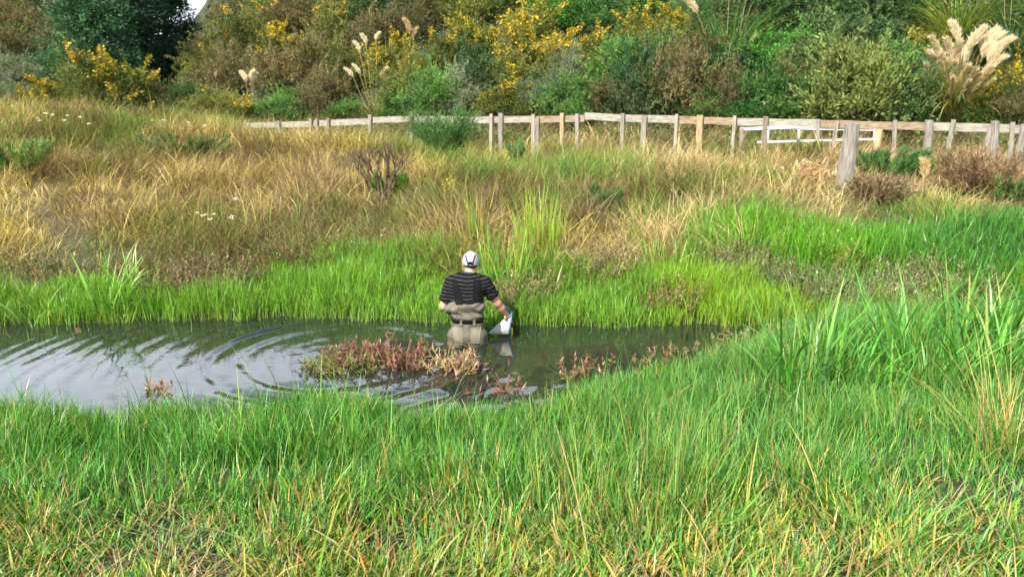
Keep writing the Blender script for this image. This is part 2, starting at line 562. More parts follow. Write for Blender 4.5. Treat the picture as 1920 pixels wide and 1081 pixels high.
c = c * (1 - lime[:, None]) + pick(rng, n_, [(.20, .41, .018), (.27, .44, .026), (.15, .33, .024)], [3, 2, 1], .15) * lime[:, None]
drk = sstep(.02, .3, fbm(x * .9 + 4, y * 1.1, 65) - .52)[:, None]
c = c * (1 - .5 * drk) + np.array([.05, .16, .02]) * .5 * drk
bs = c * .75 + np.array([.26, .24, .05]) * .35
V, F, C = blades(rooted(x, y), H, W, rng.uniform(0, 6.3, n_), np.abs(rng.normal(.1, .12, n_)), np.abs(rng.normal(.35, .3, n_)), bs, c, 3, rng.normal(0, .8, n_))
add('far_shore_grass', raw_mesh('far_shore_grass', V, F, C, M_GRASS), kind='stuff', label='bright lime green grass fringing the far shore of the pond', cat='grass')

# scruffy mixed bank right of the pond, between ditch and field
x, y = fan(rng, 80000, 7.6, 12.5, .86)
keep = (x > 2.3) & (y > y_far(x) + .0) & (y < 11.2 + 1.0 * fbm(x, y, 66)) & (wet(x, y) < 0)
x, y = x[keep], y[keep]
n_ = len(x)
g1 = fbm(x * 1.1, y * 1.3, 67)
c = pick(rng, n_, [(.09, .23, .03), (.15, .30, .045), (.28, .25, .11), (.18, .14, .08)], [3, 3, 1.0, .6], .2)
V, F, C = blades(rooted(x, y), (.22 + .3 * (g1 - .3)) * (.6 + .7 * rng.random(n_)), .006 + .004 * rng.random(n_), rng.uniform(0, 6.3, n_), np.abs(rng.normal(.25, .2, n_)), np.abs(rng.normal(.5, .4, n_)), c * .9, c, 3, rng.normal(0, .8, n_))
add('ditch_bank_grass', raw_mesh('ditch_bank_grass', V, F, C, M_GRASS), kind='stuff', label='mixed green and faded grass on the bank right of the pond', cat='grass')

# tall sedge bed below the lone strainer post
x, y = fan(rng, 60000, 9.2, 11.6, .86)
g1 = fbm(x * .8, y * .8, 71)
lo = np.interp(x, [2.4, 3.0, 6.0, 9.0], [9.9, 9.7, 9.6, 9.8]); hi = np.interp(x, [2.3, 2.6, 4.2, 4.8, 5.6, 6.4, 9.0], [10.0, 11.0, 10.9, 10.5, 10.5, 10.9, 10.8])
keep = (x > 2.3) & (y > lo + .5 * (g1 - .5)) & (y < hi + .5 * (g1 - .5)) & (rng.random(len(x)) < .62)
x, y = x[keep], y[keep]
n_ = len(x)
g1 = fbm(x * 1.3, y * 1.3, 73)
sh = sstep(4.0, 6.0, x)[:, None]
c = pick(rng, n_, [(.13, .36, .02), (.20, .43, .025), (.10, .27, .03)], [3, 2, 1], .18) * (1 - sh) + pick(rng, n_, [(.07, .26, .03), (.12, .34, .04), (.05, .18, .04)], [3, 2, 2], .18) * sh
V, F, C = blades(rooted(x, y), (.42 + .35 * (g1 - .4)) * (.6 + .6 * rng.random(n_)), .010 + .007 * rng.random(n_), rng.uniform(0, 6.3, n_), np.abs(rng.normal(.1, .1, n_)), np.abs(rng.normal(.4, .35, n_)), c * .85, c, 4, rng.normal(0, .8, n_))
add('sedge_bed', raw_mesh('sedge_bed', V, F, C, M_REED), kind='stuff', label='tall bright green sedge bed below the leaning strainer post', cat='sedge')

# dry tussocky meadow up to and beyond the fence
def meadow(seed, nt, per, y0, y1):
    rng = np.random.default_rng(seed)
    tx, ty = fan(rng, nt, y0, y1, .86)
    keep = (ty > y_far(tx) + np.interp(tx, [-9, -4, -2.5, 1, 2, 3, 4], [.45, .35, 1.2, 1.0, .9, 1.6, 2.0])) & (ty < y_fence(tx) + 4.2)
    tx, ty = tx[keep], ty[keep]
    q1, q2, q3 = fbm(tx * .45, ty * .55, 81), fbm(tx * .9, ty * .9, 83), fbm(tx * .3 + 5, ty * .35, 85)
    keep = rng.random(len(tx)) < np.clip(.9 + 1.2 * (q2 - .45), .6, 1)
    tx, ty, q1, q2, q3 = tx[keep], ty[keep], q1[keep], q2[keep], q3[keep]
    nt = len(tx)
    rightness = sstep(-1.0, 4.0, tx)
    gold = np.array([.52, .43, .12]); straw = np.array([.62, .50, .23]); pink = np.array([.54, .41, .23]); brown = np.array([.22, .155, .075]); green = np.array([.12, .22, .038]); olive = np.array([.26, .27, .065])
    r = rng.random(nt)
    tc = np.where((r < .40)[:, None], gold * (1 - rightness[:, None]) + straw * rightness[:, None], np.where((r < .68)[:, None], straw * (1 - .5 * rightness[:, None]) + pink * .5 * rightness[:, None], np.where((r < .82 - .08 * rightness)[:, None], np.where((rightness > .5)[:, None], straw * .85, olive), brown)))
    gp = (q1 - .47 + .09 * (1 - rightness) - .05 * rightness) * 4 + rng.normal(0, .25, nt) - .1
    tc = np.where((gp > .42)[:, None], np.where((rng.random(nt) < .6)[:, None], green, olive), tc)
    tc = np.where((q3 > .54)[:, None] & (rng.random(nt) < .55)[:, None], brown * 1.05, tc)
    th_ = (.32 + .90 * (q2 - .36)).clip(.21, None) * rng.uniform(.7, 1.3, nt)
    k = rng.poisson(per, nt).clip(6, None)
    i = np.repeat(np.arange(nt), k)
    n_ = len(i)
    rr = np.abs(rng.normal(0, .16, n_)); ra = rng.uniform(0, 6.283, n_)
    x, y = tx[i] + rr * np.cos(ra), ty[i] + rr * np.sin(ra)
    flat = rng.random(n_) < .5
    az = np.where(rng.random(n_) < .5, ra, 2.2 * np.pi * fbm(x * .35, y * .35, 87) * 1.7 + rng.normal(0, .8, n_))
    th0 = np.where(flat, rng.uniform(.5, 1.2, n_), np.abs(rng.normal(.22, .22, n_)))
    th1 = np.where(flat, rng.uniform(.1, .8, n_), np.abs(rng.normal(1.1, .6, n_)))
    c = tc[i] * rng.uniform(.7, 1.25, (nt, 1))[i] * (1 + .24 * rng.standard_normal((n_, 1))).clip(.4, 1.7)
    H = th_[i] * rng.uniform(.6, 1.35, n_)
    W = (.0052 + .0045 * rng.random(n_)) * (1 + .045 * (y - 10).clip(0, 15))
    tw = rng.normal(0, .8, n_)
    out = []
    for sel, L in ((y < 15, 3), (y >= 15, 2)):
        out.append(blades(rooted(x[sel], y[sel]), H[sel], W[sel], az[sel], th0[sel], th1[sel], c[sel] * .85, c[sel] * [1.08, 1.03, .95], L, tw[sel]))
    return join(out)
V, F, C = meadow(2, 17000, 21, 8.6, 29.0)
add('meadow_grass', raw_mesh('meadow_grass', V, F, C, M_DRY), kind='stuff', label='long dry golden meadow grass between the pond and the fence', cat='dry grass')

# leaf litter and low growth under the bushes, and the scrub that clothes the hill above the picture
rng = np.random.default_rng(5)
yy = rng.uniform(17, 36, 90000); xx = rng.uniform(-.80, .80, 90000) * yy
keep = yy > y_fence(xx) + 1.6 + fbm(xx, yy, 92)
xx, yy = xx[keep], yy[keep]; n_ = len(xx)
gg = fbm(xx * .5, yy * .5, 91)
c = pick(rng, n_, [(.08, .16, .035), (.12, .20, .045), (.17, .16, .055), (.06, .12, .035)], [3, 2, 1.4, 1.5], .3)
P = np.stack([xx, yy, zt(xx, yy) + rng.uniform(-.05, .75, n_) * (.3 + gg)], 1)
D = unit(rng, n_) * [1, 1, .5] + [0, -.15, .55]
V, F, C = leaves(P, D, unit(rng, n_), rng.uniform(.07, .16, n_), rng.uniform(.03, .055, n_), c)
add('hillside_undergrowth', raw_mesh('hillside_undergrowth', V, F, C, M_SHRUB), kind='stuff', label='low tangled green undergrowth between the bushes on the hillside', cat='undergrowth')
nn = 60000
yy = rng.uniform(29, 58, nn); xx = rng.uniform(-1.0, 1.0, nn) * yy
elev = (zt(xx, yy) + 0.6 - CAM_H) / yy
keep = ((elev > .155) | ((elev > .07) & ((np.abs(xx / yy + .36) < .07) & (yy > 36) | (xx / yy < -.5)))) & (yy > y_fence(xx) + 4)
lsz = np.where(elev > .155, 1.0, .4)[keep]
xx, yy = xx[keep], yy[keep]; n_ = len(xx)
c = pick(rng, n_, [(.06, .12, .025), (.10, .14, .03), (.16, .13, .035), (.04, .08, .03)], [3, 2, 1.2, 2], .25)
gg = fbm(xx * .45, yy * .45, 93)
P = np.stack([xx, yy, zt(xx, yy) + rng.random(n_) ** .5 * 2.6 * (gg - .15).clip(.05, 1)], 1)
V, F, C = leaves(P, unit(rng, n_) + [0, -.1, .4], unit(rng, n_), rng.uniform(.35, .7, n_) * lsz, rng.uniform(.15, .32, n_) * lsz, c)
add('upper_hillside_scrub', raw_mesh('upper_hillside_scrub', V, F, C, M_SHRUB), kind='stuff', label='continuous scrub covering the upper hillside above the gorse bushes', cat='scrub')
# ------------------------------------------------------------------ hillside bushes
SHRUB_KINDS = {
    # leaf palette and weights, share of lobes in blossom, leaf size
    'olive':  dict(pal=[(0.112, 0.146, 0.029), (0.177, 0.191, 0.041), (0.212, 0.184, 0.054), (0.059, 0.095, 0.024)], w=[3, 3, 1.5, 2.5], bl=.04, ls=.064),
    'yellow': dict(pal=[(0.118, 0.165, 0.029), (0.201, 0.210, 0.041), (0.260, 0.222, 0.054), (0.065, 0.102, 0.024)], w=[3, 2.4, 1.6, 2.4], bl=.36, ls=.064),
    'brown':  dict(pal=[(0.159, 0.127, 0.054), (0.224, 0.178, 0.074), (0.088, 0.070, 0.034), (0.118, 0.146, 0.042)], w=[3, 2.2, 2.5, 2.6], bl=.0, ls=.064),
    'green':  dict(pal=[(0.077, 0.191, 0.038), (0.118, 0.248, 0.050), (0.053, 0.133, 0.034), (0.153, 0.229, 0.060)], w=[3, 2.4, 2.4, 1], bl=0, ls=.075),
    'dark':   dict(pal=[(0.057, 0.121, 0.036), (0.088, 0.165, 0.043), (0.035, 0.076, 0.029), (0.147, 0.184, 0.072)], w=[3, 2, 2.4, 1], bl=0, ls=.08),
    'bright': dict(pal=[(0.094, 0.305, 0.036), (0.142, 0.368, 0.048), (0.071, 0.216, 0.036)], w=[3, 2, 1.4], bl=0, ls=.075),
    'plain':  dict(pal=[(0.118, 0.184, 0.042), (0.177, 0.216, 0.054), (0.212, 0.197, 0.060), (0.065, 0.114, 0.031)], w=[3, 2.6, 1.2, 2.4], bl=0, ls=.066),
    'grey':   dict(pal=[(0.165, 0.222, 0.114), (0.224, 0.260, 0.156), (0.100, 0.159, 0.066), (0.307, 0.298, 0.210)], w=[3, 2, 2.4, .8], bl=.0, ls=.06),
}

def shrub_meshes(kind, seed):
    k = SHRUB_KINDS[kind]
    rng = np.random.default_rng(seed)
    nl = 34
    d = unit(rng, nl); d[:, 2] = np.abs(d[:, 2]) * 1.25 - .30
    cen = d * np.array([.68, .68, .62]) * rng.uniform(.45, 1.2, (nl, 1)) * (1 + .28 * rng.standard_normal(3)).clip(.7, 1.4) + [0, 0, .40]
    rad = rng.uniform(.13, .38, nl)
    sk = rng.uniform(0, 6.283, 9)                        # low skirt of foliage
    cen[:9] = np.stack([.55 * np.cos(sk), .55 * np.sin(sk), rng.uniform(.08, .22, 9)], 1); rad[:9] = rng.uniform(.22, .36, 9)
    lc = pick(rng, nl, k['pal'], k['w'], .22)
    per = 270
    i = np.repeat(np.arange(nl), per)
    n_ = len(i)
    v = unit(rng, n_); v[:, 2] = np.where(v[:, 2] < -.3, -v[:, 2], v[:, 2])
    # every lobe is broken into sprigs that stick out unevenly
    sp = unit(rng, nl * 9).reshape(nl, 9, 3)
    best = np.max(np.einsum('nk,nsk->ns', v, sp[i]), axis=1)
    P = cen[i] + v * (rad[i] * (rng.uniform(.45, 1.0, n_) + .55 * sstep(.72, 1, best)))[:, None] * [1, 1, .9]
    P[:, 2] = np.maximum(P[:, 2], .02)
    D = v * .8 + unit(rng, n_) * .7 + [0, 0, .45]
    c = lc[i] * .5 + pick(rng, n_, k['pal'], k['w'], .4) * .5
    # leafy shoots that break the outline
    ns = 78
    sr = rng.integers(nl, size=ns)
    sd = unit(rng, ns) * .75 + [0, 0, .7] + (cen[sr] - [0, 0, .3]) * .6
    sd /= np.linalg.norm(sd, axis=1, keepdims=True)
    j = np.repeat(np.arange(ns), 44)
    tt = rng.random(len(j))
    P2 = cen[sr][j] + sd[j] * (rad[sr][j] * .6 + tt * rng.uniform(.22, .72, ns)[j])[:, None] + rng.normal(0, .022, (len(j), 3))
    P = np.vstack([P, P2]); D = np.vstack([D, sd[j] + unit(rng, len(j)) * .6])
    c = np.vstack([c, lc[sr][j] * .6 + pick(rng, len(j), k['pal'], k['w'], .3) * .55])
    n_ = len(P)
    V, F, C = leaves(P, D, unit(rng, n_), k['ls'] * rng.uniform(.6, 1.4, n_), k['ls'] * rng.uniform(.22, .45, n_), c)
    fol = raw_mesh(kind + '_foliage', V, F, C, M_SHRUB)
    mb = MB()
    for a in range(7):
        t = cen[rng.integers(nl)]
        mb.tube([(0, 0, -.25), (t[0] * .35, t[1] * .35, t[2] * .4), tuple(t)], [.045, .03, .012], 5, cap=False)
    stem = mb.build(kind + '_stem', M_STEM)
    blo = None
    if k['bl']:
        up = np.argsort(-(cen[:, 2] + .35 * -cen[:, 1] + rng.normal(0, .15, nl)))[:max(2, int(nl * k['bl']))]
        on = np.isin(sr, up) | (rng.random(ns) < k['bl'] * .5)
        P = P2[on[j] & (tt > .15)]
        P = np.vstack([P, P + rng.normal(0, .03, P.shape)])
        v = unit(rng, len(P))
        n_ = len(P)
        c = pick(rng, n_, [(.52, .36, .02), (.60, .45, .04), (.38, .30, .03)], [3, 2, 1.6], .2)
        V, F, C = leaves(P, v + unit(rng, n_) * .8, unit(rng, n_), rng.uniform(.045, .075, n_), rng.uniform(.03, .05, n_), c)
        blo = raw_mesh(kind + '_blossom', V, F, C, M_SHRUB)
    return fol, stem, blo

_shrub = {}
def shrub(kind, px, py, w, h, label, cat='bush', group='bushes on the hillside', rot=None, name=None, loc=None):
    """a bush whose base stands where the view ray of (px, py) meets the ground; w, h its width and height in metres"""
    global _sn
    _sn += 1
    var = _sn % (3 if kind in ('olive', 'green', 'dark') else 2)
    if (kind, var) not in _shrub:
        _shrub[kind, var] = shrub_meshes(kind, 100 + 10 * len(_shrub) + var)
    fol, stem, blo = _shrub[kind, var]
    g = ground(px, py, 14.0) if loc is None else loc
    e = add(name or ('gorse_bush' if kind in ('olive', 'yellow', 'brown') else 'bush'), None, None, (g[0], g[1], g[2] - .05), label, cat, group)
    e.rotation_euler.z = rot if rot is not None else (_sn * 2.399) % 6.283
    e.scale = (w / 1.66, w / 1.66, h / 1.30)
    add('foliage', fol, e)
    add('stems', stem, e)
    if blo:
        add('blossom', blo, e)
    return e
_sn = 0

# lowest row, from the left edge
for a in [
    ('grey', 20, 196, 2.2, 1.2, 'low grey-green bush at the left edge behind the meadow crest'),
    ('yellow', 92, 192, 2.0, 1.1, 'low gorse with an orange-yellow patch, second from the left edge'),
    ('olive', 168, 190, 2.7, 1.9, 'broad olive gorse with a yellow crown left of the dark conifers'),
    ('yellow', 246, 194, 2.8, 1.9, 'big gorse with yellow blossom over a brown base below the dark conifers'),
    ('brown', 302, 196, 1.7, 1.3, 'small brown gorse below the right-hand dark conifer'),
    ('dark', 352, 192, 1.5, 1.2, 'small dark green bush below the notch of sky'),
    ('olive', 402, 205, 1.6, 1.0, 'low olive scrub left of the white plumes above the fence end'),
    ('olive', 440, 208, 1.5, .9, 'low golden scrub behind the left end of the fence rail'),
    ('green', 520, 203, 1.4, .7, 'low green bush just right of the small white-plumed pampas'),
    ('green', 560, 205, 1.5, .9, 'low leafy bush behind the left stretch of fence rail'),
    ('brown', 612, 200, 1.7, 1.5, 'dark brown gorse with a shadowed base left of the thin plumes'),
    ('green', 655, 204, 1.3, .6, 'low bright bush at the foot of the thin white plumes'),
    ('green', 752, 204, 1.4, .8, 'green bush right of the thin white plumes'),
    ('olive', 760, 190, 1.7, 1.5, 'yellowish gorse behind the thin white plumes'),
    ('green', 820, 196, 1.8, 1.4, 'green bush rising behind the feathery bush at the fence'),
    ('grey', 872, 196, 1.4, 1.2, 'grey-green bush left of the low yellow gorse by the fence'),
    ('yellow', 950, 204, 1.9, .95, 'low yellow gorse just above the fence, right of the feathery bush'),
    ('grey', 1002, 200, 1.3, .9, 'small pale bush between low yellow gorse and grey twigs'),
    ('green', 1070, 208, 1.7, 1.1, 'fresh green bush behind the step in the fence rail'),
    ('grey', 1062, 178, 1.5, 1.3, 'whitish grey twiggy bush right of the hillside centre'),
    ('brown', 1142, 200, 1.5, 1.0, 'orange-brown dead gorse right of the step in the rail'),
    ('dark', 1200, 206, 1.9, 1.5, 'dark green bush between two brown dead gorse bushes'),
    ('brown', 1268, 206, 1.9, 1.9, 'large rusty brown dead gorse behind the middle of the fence'),
    ('green', 1322, 210, 1.4, .9, 'low green bush just right of the rusty brown gorse'),
    ('brown', 1362, 204, 1.3, 1.4, 'thin brown bush left of the leafy slope'),
    ('green', 1425, 211, 1.9, 1.3, 'leafy green bush above the left end of the white gate'),
    ('green', 1490, 210, 1.7, 1.2, 'leafy green bush above the middle of the white gate'),
    ('brown', 1476, 190, 1.2, 1.3, 'sparse brown bush among the green above the white gate'),
    ('plain', 1592, 214, 2.9, 2.2, 'big rounded olive bush behind the leaning strainer post'),
    ('dark', 1682, 208, 1.8, 1.4, 'dark green bush between the rounded olive bush and the pampas'),
    ('green', 1715, 214, 1.2, .5, 'low green bush at the left foot of the tall pampas'),
    ('green', 1838, 214, 1.1, .55, 'low bluish green bush right of the tall pampas foot'),
    ('yellow', 1862, 214, 1.4, 1.1, 'orange-yellow gorse behind the fence right of the pampas'),
    ('brown', 1908, 214, 1.2, 1.0, 'small brown bush at the right end of the fence'),
]: shrub(a[0], a[1], a[2] + 17, a[3] * 1.05, a[4] * 1.22, a[5])
# middle row
for a in [
    ('grey', 25, 150, 2.4, 1.5, 'grey-green bush at the left edge below the brown gorse'),
    ('green', 110, 130, 2.2, 1.4, 'soft green bush below the brown gorse, left of the conifers'),
    ('brown', 30, 110, 2.5, 1.9, 'brown gorse in the upper left corner at the edge'),
    ('brown', 105, 105, 2.5, 2.0, 'brown gorse in the upper left corner beside the conifers'),
    ('brown', 60, 62, 2.4, 1.9, 'dark brown gorse high in the upper left corner'),
    ('olive', 140, 70, 2.2, 1.9, 'olive gorse overlapping the left-hand conifer'),
    ('brown', 6, 58, 2.8, 2.3, 'reddish brown gorse in the top left corner'),
    ('olive', 368, 172, 1.8, 1.5, 'olive bush between the conifers and the hill to their right'),
    ('olive', 395, 150, 2.2, 1.8, 'olive gorse at the left foot of the hill beside the notch of sky'),
    ('brown', 440, 165, 2.2, 1.9, 'brown gorse left of the small white-plumed pampas'),
    ('brown', 385, 110, 1.9, 1.6, 'brown gorse under the notch of sky'),
    ('olive', 452, 105, 2.4, 2.2, 'olive gorse on the skyline right of the notch of sky'),
    ('brown', 525, 168, 2.2, 1.9, 'brown gorse with a dark base above the small plumed pampas'),
    ('yellow', 530, 122, 2.2, 1.7, 'yellow-tipped gorse halfway up the left end of the hill'),
    ('brown', 590, 150, 2.2, 2.0, 'dark brown gorse halfway up, left of the thin plumes'),
    ('olive', 655, 160, 2.2, 1.9, 'olive brown gorse behind the thin white plumes'),
    ('olive', 620, 105, 2.3, 1.8, 'olive gorse above the thin white plumes to the left'),
    ('yellow', 738, 150, 2.0, 1.6, 'gorse with scattered yellow right of the thin plumes'),
    ('brown', 700, 100, 2.2, 1.9, 'brown gorse behind the thin plume heads'),
    ('olive', 840, 158, 2.2, 1.7, 'olive yellow gorse above the feathery bush at the fence'),
    ('yellow', 880, 112, 2.2, 1.7, 'yellow-flecked gorse left of the great yellow one'),
    ('dark', 905, 160, 1.8, 1.4, 'dark green bush above the low yellow gorse by the fence'),
    ('yellow', 990, 112, 2.7, 2.1, 'great gorse covered in yellow at the middle of the hill'),
    ('yellow', 1040, 142, 2.2, 1.5, 'yellow gorse hanging below the great yellow one'),
    ('yellow', 1112, 120, 2.0, 1.2, 'vivid orange-yellow gorse right of the great yellow one'),
    ('olive', 960, 165, 2.0, 1.3, 'brownish bush below the great yellow gorse'),
    ('yellow', 1198, 96, 1.9, 1.4, 'yellow gorse above the dark bushes right of centre'),
    ('yellow', 1262, 100, 1.7, 1.4, 'rightmost yellow gorse of the upper middle hill'),
    ('green', 1160, 150, 2.1, 1.6, 'green bush under the vivid orange-yellow gorse'),
    ('green', 1235, 150, 2.1, 1.6, 'green bush above the rusty brown gorse'),
    ('brown', 1300, 150, 1.9, 1.7, 'brown dead gorse left of the shaggy pampas'),
    ('dark', 1390, 165, 2.2, 1.5, 'dark leafy bush below the bright green mound'),
    ('bright', 1455, 128, 2.3, 1.2, 'bright green leafy mound on the slope left of the big olive bush'),
    ('green', 1350, 138, 1.7, .7, 'green bush at the foot of the shaggy pampas'),
    ('dark', 1520, 150, 2.1, 1.5, 'dark green bush right below the bright green mound'),
    ('dark', 1570, 118, 2.2, 1.5, 'dark green bush right of the bright green mound'),
    ('dark', 1660, 130, 2.1, 1.5, 'dark green bush above the big olive bush'),
    ('yellow', 1730, 122, 1.1, 1.0, 'small yellow gorse left of the tall pampas plumes'),
    ('green', 1700, 165, 1.7, 1.3, 'green bush left of the tall pampas at mid height'),
    ('dark', 1858, 140, 1.5, 1.0, 'dark green bush behind the right side of the tall pampas'),
    ('yellow', 1904, 168, 1.2, 1.0, 'yellow gorse at the right edge above the fence'),
]: shrub(a[0], a[1], a[2] + 8, *a[3:])
# upper row
for a in [
    ('olive', 48, 26, 2.6, 2.2, 'olive gorse touching the top edge in the left corner'),
    ('brown', 112, 34, 2.4, 2.1, 'brown gorse touching the top edge left of the conifers'),
    ('brown', 462, 60, 2.3, 1.9, 'reddish brown gorse on the skyline'),
    ('olive', 505, 80, 2.3, 1.9, 'olive gorse near the skyline right of the notch'),
    ('brown', 560, 66, 2.4, 2.0, 'brown gorse near the top left of the hill'),
    ('green', 530, 34, 2.4, 1.9, 'green bush at the top edge right of the notch of sky'),
    ('olive', 640, 52, 2.4, 2.0, 'olive gorse at the top edge above the thin plumes'),
    ('dark', 716, 48, 2.4, 2.0, 'dark round bush at the top edge, left half'),
    ('brown', 780, 70, 2.0, 1.6, 'brown gorse beside the single tall plume'),
    ('olive', 815, 50, 2.3, 1.9, 'olive bush at the top edge right of the single tall plume'),
    ('dark', 850, 24, 2.3, 1.7, 'dark green bush touching the top edge left of centre'),
    ('olive', 900, 48, 2.4, 2.0, 'olive green bush at the top edge near centre'),
    ('green', 960, 28, 2.2, 1.7, 'green bush at the top edge above the great yellow gorse'),
    ('bright', 1052, 58, 2.2, 1.3, 'bright green bush above the great yellow gorse'),
    ('green', 1115, 62, 2.1, 1.5, 'green bush above the vivid orange-yellow gorse'),
    ('grey', 1150, 34, 1.8, 1.0, 'pale dry bush at the top edge right of centre'),
    ('green', 1225, 48, 2.1, 1.6, 'green bush at the top edge left of the shaggy pampas'),
    ('dark', 1300, 70, 2.0, 1.6, 'dark green bush beside the left of the shaggy pampas'),
    ('dark', 1440, 78, 2.2, 1.6, 'dark green bush right of the shaggy pampas'),
    ('dark', 1500, 48, 2.4, 1.7, 'dark green bush on the upper slope, leftmost of three'),
    ('dark', 1580, 66, 2.4, 1.7, 'dark green bush on the upper slope, middle of three'),
    ('dark', 1660, 72, 2.4, 1.7, 'dark green bush on the upper slope, rightmost of three'),
    ('grey', 1540, 18, 2.4, 1.5, 'grey-green bush at the top edge of the right-hand slope'),
    ('dark', 1640, 22, 2.4, 1.7, 'dark bush at the top edge left of the hanging pampas'),
    ('green', 1712, 40, 2.0, 1.6, 'green bush left of the hanging pampas at the top'),
    ('olive', 1000, 30, 2.0, 1.4, 'olive bush at the top edge right of centre'),
    ('olive', 590, 22, 2.4, 1.8, 'olive bush on the hill crest at the top edge'),
    ('dark', 1400, 24, 2.2, 1.6, 'dark bush at the top edge behind the shaggy pampas'),
    ('dark', 1850, 70, 2.2, 1.8, 'dark bush between the two pampas at the right edge'),
]: shrub(*a)

# ------------------------------------------------------------------ conifers behind the notch
def conifer(px, y, h, r, seed, label, light=1.0):
    rng = np.random.default_rng(seed)
    X = (px - 960) / FPX * y * 1.02
    z = float(zt(X, y))
    e = add('conifer', None, None, (X, y, z - .2), label, 'tree', 'dark conifers behind the notch')
    mb = MB()
    mb.tube([(0, 0, 0), (.05, 0, h * .5), (0, .05, h * .97)], [.22, .13, .03], 8)
    parts = []
    nb = 250
    for k in range(nb):
        t = rng.uniform(.06, .98)
        L = r * (1.05 - t) ** .7 * rng.uniform(.6, 1.12) + .25
        a = rng.uniform(0, 6.283)
        base = np.array([0, 0, h * t])
        d = np.array([math.cos(a), math.sin(a), rng.uniform(.15, .55)])
        q = rng.random(110) ** .6
        pts = base + d * (q * L)[:, None] + np.array([0, 0, -.22]) * (q * q * L)[:, None] + rng.normal(0, .13, (110, 3)) * (.5 + q)[:, None]
        c = pick(rng, 110, [(.032, .085, .035), (.05, .12, .045), (.02, .05, .025)], [3, 2, 2], .25) * light * rng.uniform(.75, 1.25)
        parts.append(leaves(pts, d * .7 + unit(rng, 110) * .7 + [0, 0, -.15], unit(rng, 110), rng.uniform(.16, .36, 110), rng.uniform(.03, .07, 110), c))
        if k % 4 == 0:
            mb.tube([base, base + d * L * .5 + [0, 0, -.05 * L], base + d * L * .85 + [0, 0, -.16 * L]], [.035, .022, .01], 4, cap=False)
    V, F, C = join(parts)
    add('crown', raw_mesh('conifer_crown', V, F, C, M_SHRUB), e)
    add('trunk', mb.build('conifer_trunk', M_STEM), e)
conifer(222, 39, 6.8, 2.3, 201, 'leftmost dark conifer, lighter and feathery, rising behind the gorse', 1.45)
conifer(285, 43, 8.0, 3.0, 202, 'tallest dark conifer in the middle of the three', 1.0)
conifer(352, 46, 7.2, 2.7, 203, 'rightmost dark conifer beside the notch of sky', 1.1)

# ------------------------------------------------------------------ pampas grass
def plume(mb_stalk, P0, D, ls, lp, r, rng, col, n=420, droop=.28):
    """stalk of length ls from P0 along D, then a silky head of length lp; returns the head's geometry"""
    D = D / np.linalg.norm(D)
    side = np.array([D[0], D[1], 0]) + 1e-6
    side = side / np.linalg.norm(side)
    tip = P0 + D * ls
    mb_stalk.tube([P0, P0 + D * ls * .5 + side * .01, tip, tip + D * lp * .6], [.010, .009, .007, .004], 5, cap=False)
    t = rng.random(n) ** .9
    rr = .85 * r * np.clip(t * 5, .2, 1) * (1 - t) ** .55 * np.sqrt(rng.random(n))
    a = rng.uniform(0, 6.283, n)
    u1 = np.cross(D, [0.3, .2, .9]); u1 /= np.linalg.norm(u1)
    u2 = np.cross(D, u1)
    rad = np.cos(a)[:, None] * u1 + np.sin(a)[:, None] * u2
    P = tip + D * (t * lp)[:, None] + rad * rr[:, None] + side * (droop * lp * t ** 2)[:, None] - np.array([0, 0, 1]) * (droop * .6 * lp * t ** 2)[:, None]
    c = col * (1 + .10 * rng.standard_normal((n, 1)))
    return leaves(P, D * 1.0 + rad * .38 + side * (.5 * t)[:, None] + rng.normal(0, .2, (n, 3)) - np.array([0, 0, .35]) * t[:, None], unit(rng, n), rng.uniform(.7, 1.5, n) * (.05 + .8 * r), rng.uniform(.010, .020, n), c)

def pampas(px, py, lh, nleaf, plumes, label, seed, leafcol, wide=.03, spread=1.0, loc=None, col=(.80, .70, .54), dry=.2, name='pampas_grass', plume_n=560):
    """plumes: list of (x offset, y offset, stalk length, head length, head radius, lean x, lean y)"""
    rng = np.random.default_rng(seed)
    g = ground(px, py, 9.0) if loc is None else loc
    e = add(name, None, None, (g[0], g[1], g[2] - .05), label, 'pampas grass', 'pampas grasses')
    n = nleaf
    a = rng.uniform(0, 6.283, n); rr = .28 * spread * np.sqrt(rng.random(n))
    P = np.stack([rr * np.cos(a), rr * np.sin(a), np.zeros(n)], 1)
    c = pick(rng, n, leafcol, [3, 2, 1.5][:len(leafcol)], .2)
    isd = rng.random(n) < dry
    c[isd] = pick(rng, int(isd.sum()), [(.42, .32, .13), (.34, .32, .10)], [1, 1])
    V, F, C = blades(P, lh * rng.uniform(.6, 1.15, n), wide * rng.uniform(.7, 1.2, n), a + rng.normal(0, .5, n), np.abs(rng.normal(.28, .2, n)) * spread, rng.uniform(.7, 2.0, n), c * .9, c, 6, rng.normal(0, .5, n))
    add('leaves', raw_mesh('pampas_leaves', V, F, C, M_REED), e)
    for ox, oy, ls, lp, r, lx, ly in plumes:
        mb = MB()
        P0 = np.array([ox * .5, oy * .5, .05])
        V, F, C = plume(mb, P0, np.array([lx + ox * .25, ly + oy * .2, 1.0]), ls, lp, r, rng, np.array(col), plume_n)
        p = add('plume', raw_mesh('plume_head', V, F, C, M_PLUME), e)
        add('stalk', mb.build('plume_stalk', M_STALK), p)
    return e
GREENL = [(.10, .24, .07), (.15, .30, .09), (.07, .17, .06)]
BLUEL = [(.09, .22, .10), (.13, .27, .12), (.06, .15, .07)]
YELL = [(.26, .36, .06), (.34, .38, .08), (.18, .30, .05)]
rp = np.random.default_rng(77)
tall = [(rp.uniform(-.55, .25), rp.uniform(-.3, .3), rp.uniform(.55, 1.5), rp.uniform(.6, .85), rp.uniform(.06, .095), rp.uniform(-.12, .12), rp.uniform(-.1, .05)) for _ in range(15)]
